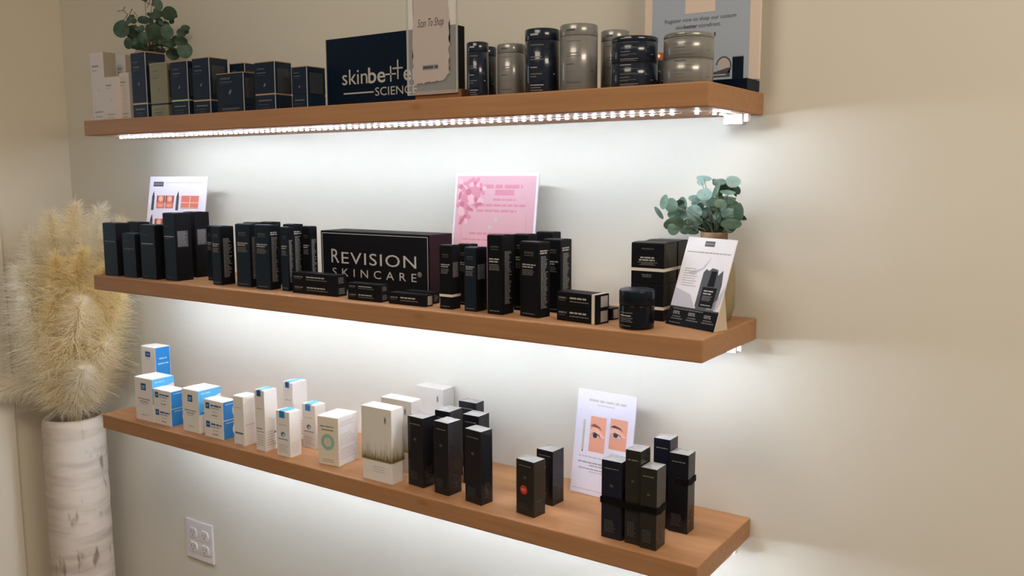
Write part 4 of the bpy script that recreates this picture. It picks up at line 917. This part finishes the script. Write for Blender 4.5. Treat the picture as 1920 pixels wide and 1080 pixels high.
# before and after photo card
W, H = .1790, .2300
r = card_frame('photo_card', (.0180, -.1120, ZS[1]+.0008), math.radians(10.5), .19, 'white card with small coral before-and-after photos and pencils, behind the left black cartons')
b = MB(); b.box(0, W, 0, .0022, 0, H, 'paper'); b.build('card', r)
b = MB(); f = Face(b, (0, 0, 0), (1, 0, 0), (0, 0, 1), W, H, .0002); rnd = random.Random(12)
f.rect(W*.07, H*.895, W*.245, H*.945, 'ink'); f.text('REVISION', W*.085, H*.912, .006, 'prbright', 2, fit=W*.145); f.line(W*.29, W*.92, H*.935, H*.008, 'inksoft', rnd)
def pencil(x, z0_, z1_):
    wd = .0052; f.rect(x-wd, z0_, x+wd*.6, z1_-.016, 'ink'); f.poly([(x-wd, z1_-.016), (x+wd*.6, z1_-.016), (x+wd*.1, z1_-.004), (x, z1_), (x-wd*.5, z1_-.006)], 'iris'); f.line(x-wd*.5, x+wd*.3, (z0_+z1_)/2, .001, 'prmid', rnd, 2)
for row in range(3):
    zt = H*(.85-.245*row)
    for col in range(2):
        x = W*(.09+.43*col); pencil(x, zt-H*.205, zt)
        for q in range(2):
            xa = W*(.15+.43*col+.155*q); k_ = 'skin3'; f.rect(xa, zt-H*.185, xa+W*.145, zt-H*.05, k_)
            if col == 0:
                f.rect(xa, zt-H*.125, xa+W*.02, zt-H*.05, 'brow', 2); f.rect(xa+W*.125, zt-H*.125, xa+W*.145, zt-H*.05, 'brow', 2); f.ell(xa+W*.072, zt-H*.085, W*.035, H*.028, 'skin2', 2); f.ell(xa+W*.072, zt-H*.155, W*.045, H*.018, 'skin1', 2)
            else: f.rect(xa, zt-H*.128, xa+W*.145, zt-H*.118, 'skin2', 2); f.rect(xa, zt-H*.185, xa+W*.145, zt-H*.17, 'skin1', 2)
b.build('printed_pictures', r)

# ------------------------------------------------------------------ eucalyptus
camp = Vector((1.96, -1.38, 1.56))
def leaf_geo(b, c, w_, h_, rotdeg, k, rnd, tilt=.35):
    """a round leaf: cupped disc with a midrib crease and a short stalk end"""
    c = Vector(c); to = (camp - c).normalized()
    nrm = (to + Vector((rnd.uniform(-tilt, tilt), rnd.uniform(-tilt, tilt), rnd.uniform(-tilt, tilt)))).normalized()
    ux = Vector((0, 0, 1)).cross(nrm).normalized(); uz = nrm.cross(ux)
    a = math.radians(rotdeg); X = ux*math.cos(a) - uz*math.sin(a); Z = ux*math.sin(a) + uz*math.cos(a)
    n = 14; ring = []; mid = []
    for i in range(n):
        t = 2*PI*i/n; x, z = math.cos(t)*w_/2, math.sin(t)*h_/2
        pt = 1.08 if i in (3, 4) and w_ < h_ else 1
        ring.append(c + X*x*pt + Z*z*pt + nrm*(.10*min(w_, h_)*math.cos(2*t)))
        mid.append(c + X*x*.55 + Z*z*.55 - nrm*(.03*min(w_, h_)*(1+math.cos(2*t))))
    vs = ring + mid + [c - nrm*.06*min(w_, h_)]
    fs = [(i, (i+1) % n, n+(i+1) % n, n+i) for i in range(n)] + [(n+i, n+(i+1) % n, 2*n) for i in range(n)]
    b.add(vs, fs, k, True)
def plant(loc, leaves, mats, label, pot, twigs, extra, rnd, grow=1.15):
    r = empty('potted_eucalyptus', loc, 0, label, 'plant', 'potted eucalyptus'); L0 = Vector(loc)
    pot(r); top = L0 + Vector((0, 0, pot.h))
    b = MB(); s = MB()
    lv = [(Vector(q[:3]), q[3]*grow, q[4]*grow, q[5]) for q in leaves]
    for i, (c, w_, h_, ro) in enumerate(lv):
        leaf_geo(b, c - L0 if False else c, w_, h_, ro, mats(i, c, rnd), rnd)
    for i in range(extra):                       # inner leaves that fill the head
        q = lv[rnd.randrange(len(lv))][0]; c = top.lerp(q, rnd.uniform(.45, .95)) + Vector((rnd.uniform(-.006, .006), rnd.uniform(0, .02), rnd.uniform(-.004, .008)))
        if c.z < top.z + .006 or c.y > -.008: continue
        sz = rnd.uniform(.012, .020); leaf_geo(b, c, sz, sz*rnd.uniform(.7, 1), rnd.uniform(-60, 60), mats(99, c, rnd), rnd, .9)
    b.v = [(x-L0.x, y-L0.y, z-L0.z) for x, y, z in b.v]
    for i, (c, w_, h_, ro) in enumerate(lv):
        if i % 3 == 0 or c.z > top.z + .06:
            a = top + Vector((rnd.uniform(-.006, .006), rnd.uniform(-.006, .006), -.004)) ; m_ = a.lerp(c, .5) + Vector((0, rnd.uniform(-.004, .004), .012))
            s.tube([a, a.lerp(m_, .5)+Vector((0, 0, .004)), m_, c], .0010, 'stem' if grow < 1.2 else 'stemgreen', 5, .0005)
    for a, c in twigs: s.tube([a, c], .0009, 'stem', 5, .0006)
    s.v = [(x-L0.x, y-L0.y, z-L0.z) for x, y, z in s.v]
    b.build('foliage', r); s.build('stems', r)
def pot2(r):
    b = MB(); b.lathe([(.026, 0), (.0285, .002), (.0340, .020), (.0344, .055), (.0315, .090), (.0240, .118), (.0212, .128), (.0208, .1390), (.0185, .1390), (.0180, .130)], 'pot', cap1=False, kf=lambda j: 'potrim' if j >= 6 else 'pot'); b.build('pot', r)
    b = MB(); b.lathe([(.0182, .1295), (.010, .1330), (.002, .1340)], 'soil', cap0=False); b.build('soil', r)
pot2.h = .134
def pot1(r):
    b = MB(); b.lathe([(.023, 0), (.0245, .002), (.0290, .115), (.0310, .141), (.0330, .1425), (.0330, .1620), (.0300, .1620), (.0290, .150)], 'potgold', cap1=False); b.build('pot', r)
    b = MB(); b.lathe([(.0291, .152), (.015, .157), (.002, .158)], 'soil', cap0=False); b.build('soil', r)
pot1.h = .158
def m2(i, c, rnd):
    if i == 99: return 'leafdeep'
    if i in (11, 12, 13, 14): return 'leafpale'
    if i in (5, 6, 24, 25, 26, 1): return 'leafdeep'
    return 'leaf' if i % 3 else 'leafpale' if i in (9, 20, 18) else 'leaf'
def m1(i, c, rnd): return 'leafdark' if (i*7) % 3 else 'leafdeep'
plant((1.4442, -.050, ZS[1]), P2, m2, 'pale green potted eucalyptus behind the easel card on the middle shelf', pot2, [], 75, random.Random(21), 1.28)
plant((.0560, -.085, ZS[0]), P1, m1, 'dark green potted eucalyptus behind the navy boxes on the top shelf', pot1, TW, 70, random.Random(22))

# ------------------------------------------------------------------ vase and pampas
VX, VY, VH = -.3000, -.1300, .780
b = MB(); R1 = .0787; prof = [(R1*.93, 0), (R1*.97, .006)]
for i in range(27): z = .02 + (VH-.05)*i/26; prof.append((R1*(1 + .010*math.sin(i*1.7) + .006*math.sin(i*4.1) - .02*(i/26)), z))
prof += [(R1*.97, VH-.018), (R1*.935, VH-.006), (R1*.88, VH), (R1*.82, VH-.004), (R1*.79, VH-.02), (R1*.79, VH-.20), (.004, VH-.21)]
r = empty('floor_vase', (VX, VY, FLOOR), 0, 'tall whitewashed cylindrical floor vase in the corner left of the shelves', 'vase')
b.lathe(prof, 'vase', n=64); b.build('vase_body', r)

def plume(tip, k, label, rnd, n=3400, flu=.075, start=.16, droop=0.0):
    base = Vector((VX + rnd.uniform(-.03, .03), VY + rnd.uniform(-.03, .03), FLOOR + VH - .195)); tip = Vector(tip)
    top = Vector((VX + (tip.x-VX)*.14, VY + (tip.y-VY)*.14, FLOOR+VH)); top.x = max(min(top.x, VX+.045), VX-.045); top.y = max(min(top.y, VY+.045), VY-.045)
    # axis: out of the mouth, up, then bending over to the tip
    ctrl = top + Vector(((tip.x-top.x)*.25, (tip.y-top.y)*.25, max(.03, (tip.z-top.z)*.62) + droop))
    ax = [base]
    for i in range(13):
        t = i/12; ax.append(top*(1-t)**2 + ctrl*2*t*(1-t) + tip*t*t)
    r = empty('pampas_plume', base, 0, label, 'pampas plume', 'pampas plumes in the floor vase')
    s = MB(); s.tube([p - base for p in ax], .0016, 'stem' if False else k, 6, .0006); s.build('stalk', r)
    vs, fs = [], []
    for q in range(n):
        t = start + (1-start)*rnd.random(); u = t*12; i = min(11, int(u)); fr = u-i
        p = ax[i+1].lerp(ax[min(12, i+1)+1 if i+2 < len(ax) else -1], fr); tg = (ax[min(i+2, 13)] - ax[i+1]).normalized()
        a = tg.orthogonal().normalized(); bb = tg.cross(a); an = rnd.uniform(0, 2*PI); rad = a*math.cos(an) + bb*math.sin(an)
        env = math.sin(PI*min(1, (t-start)/(1-start)*.80+.20))**.7
        ln = flu*(.45 + .75*rnd.random())*max(.25, env)
        d = (tg*rnd.uniform(.5, 1.3) + rad*rnd.uniform(.35, .9) + Vector((rnd.gauss(0, .28), rnd.gauss(0, .28), rnd.gauss(0, .28)))).normalized()
        wv = d.cross(Vector((rnd.gauss(0, 1), rnd.gauss(0, 1), rnd.gauss(0, 1)))).normalized()
        o = len(vs); cur = p; seg = 5
        for j in range(seg+1):
            wd = .00085*(1 - .75*j/seg); c2 = cur
            c2 = Vector((max(c2.x, XL+.003), min(c2.y, -.003), c2.z))
            vs.append(tuple(c2 - base + wv*wd)); vs.append(tuple(c2 - base - wv*wd))
            cur = cur + d*(ln/seg); d = (d + Vector((0, 0, -.13)) + wv*rnd.gauss(0, .14) + rad*rnd.uniform(0, .18) + Vector((rnd.gauss(0, .10), rnd.gauss(0, .10), rnd.gauss(0, .10)))).normalized()
        for j in range(seg): a0 = o+2*j; fs.append((a0, a0+1, a0+3, a0+2))
    b = MB(); b.add(vs, fs, k); b.build('plume', r)
prnd = random.Random(77)
for tip, k, lb, n, fl, dr in PL:
    plume(tip, k, lb, prnd, int(n*1.25), fl*1.2, start=.05, droop=dr)
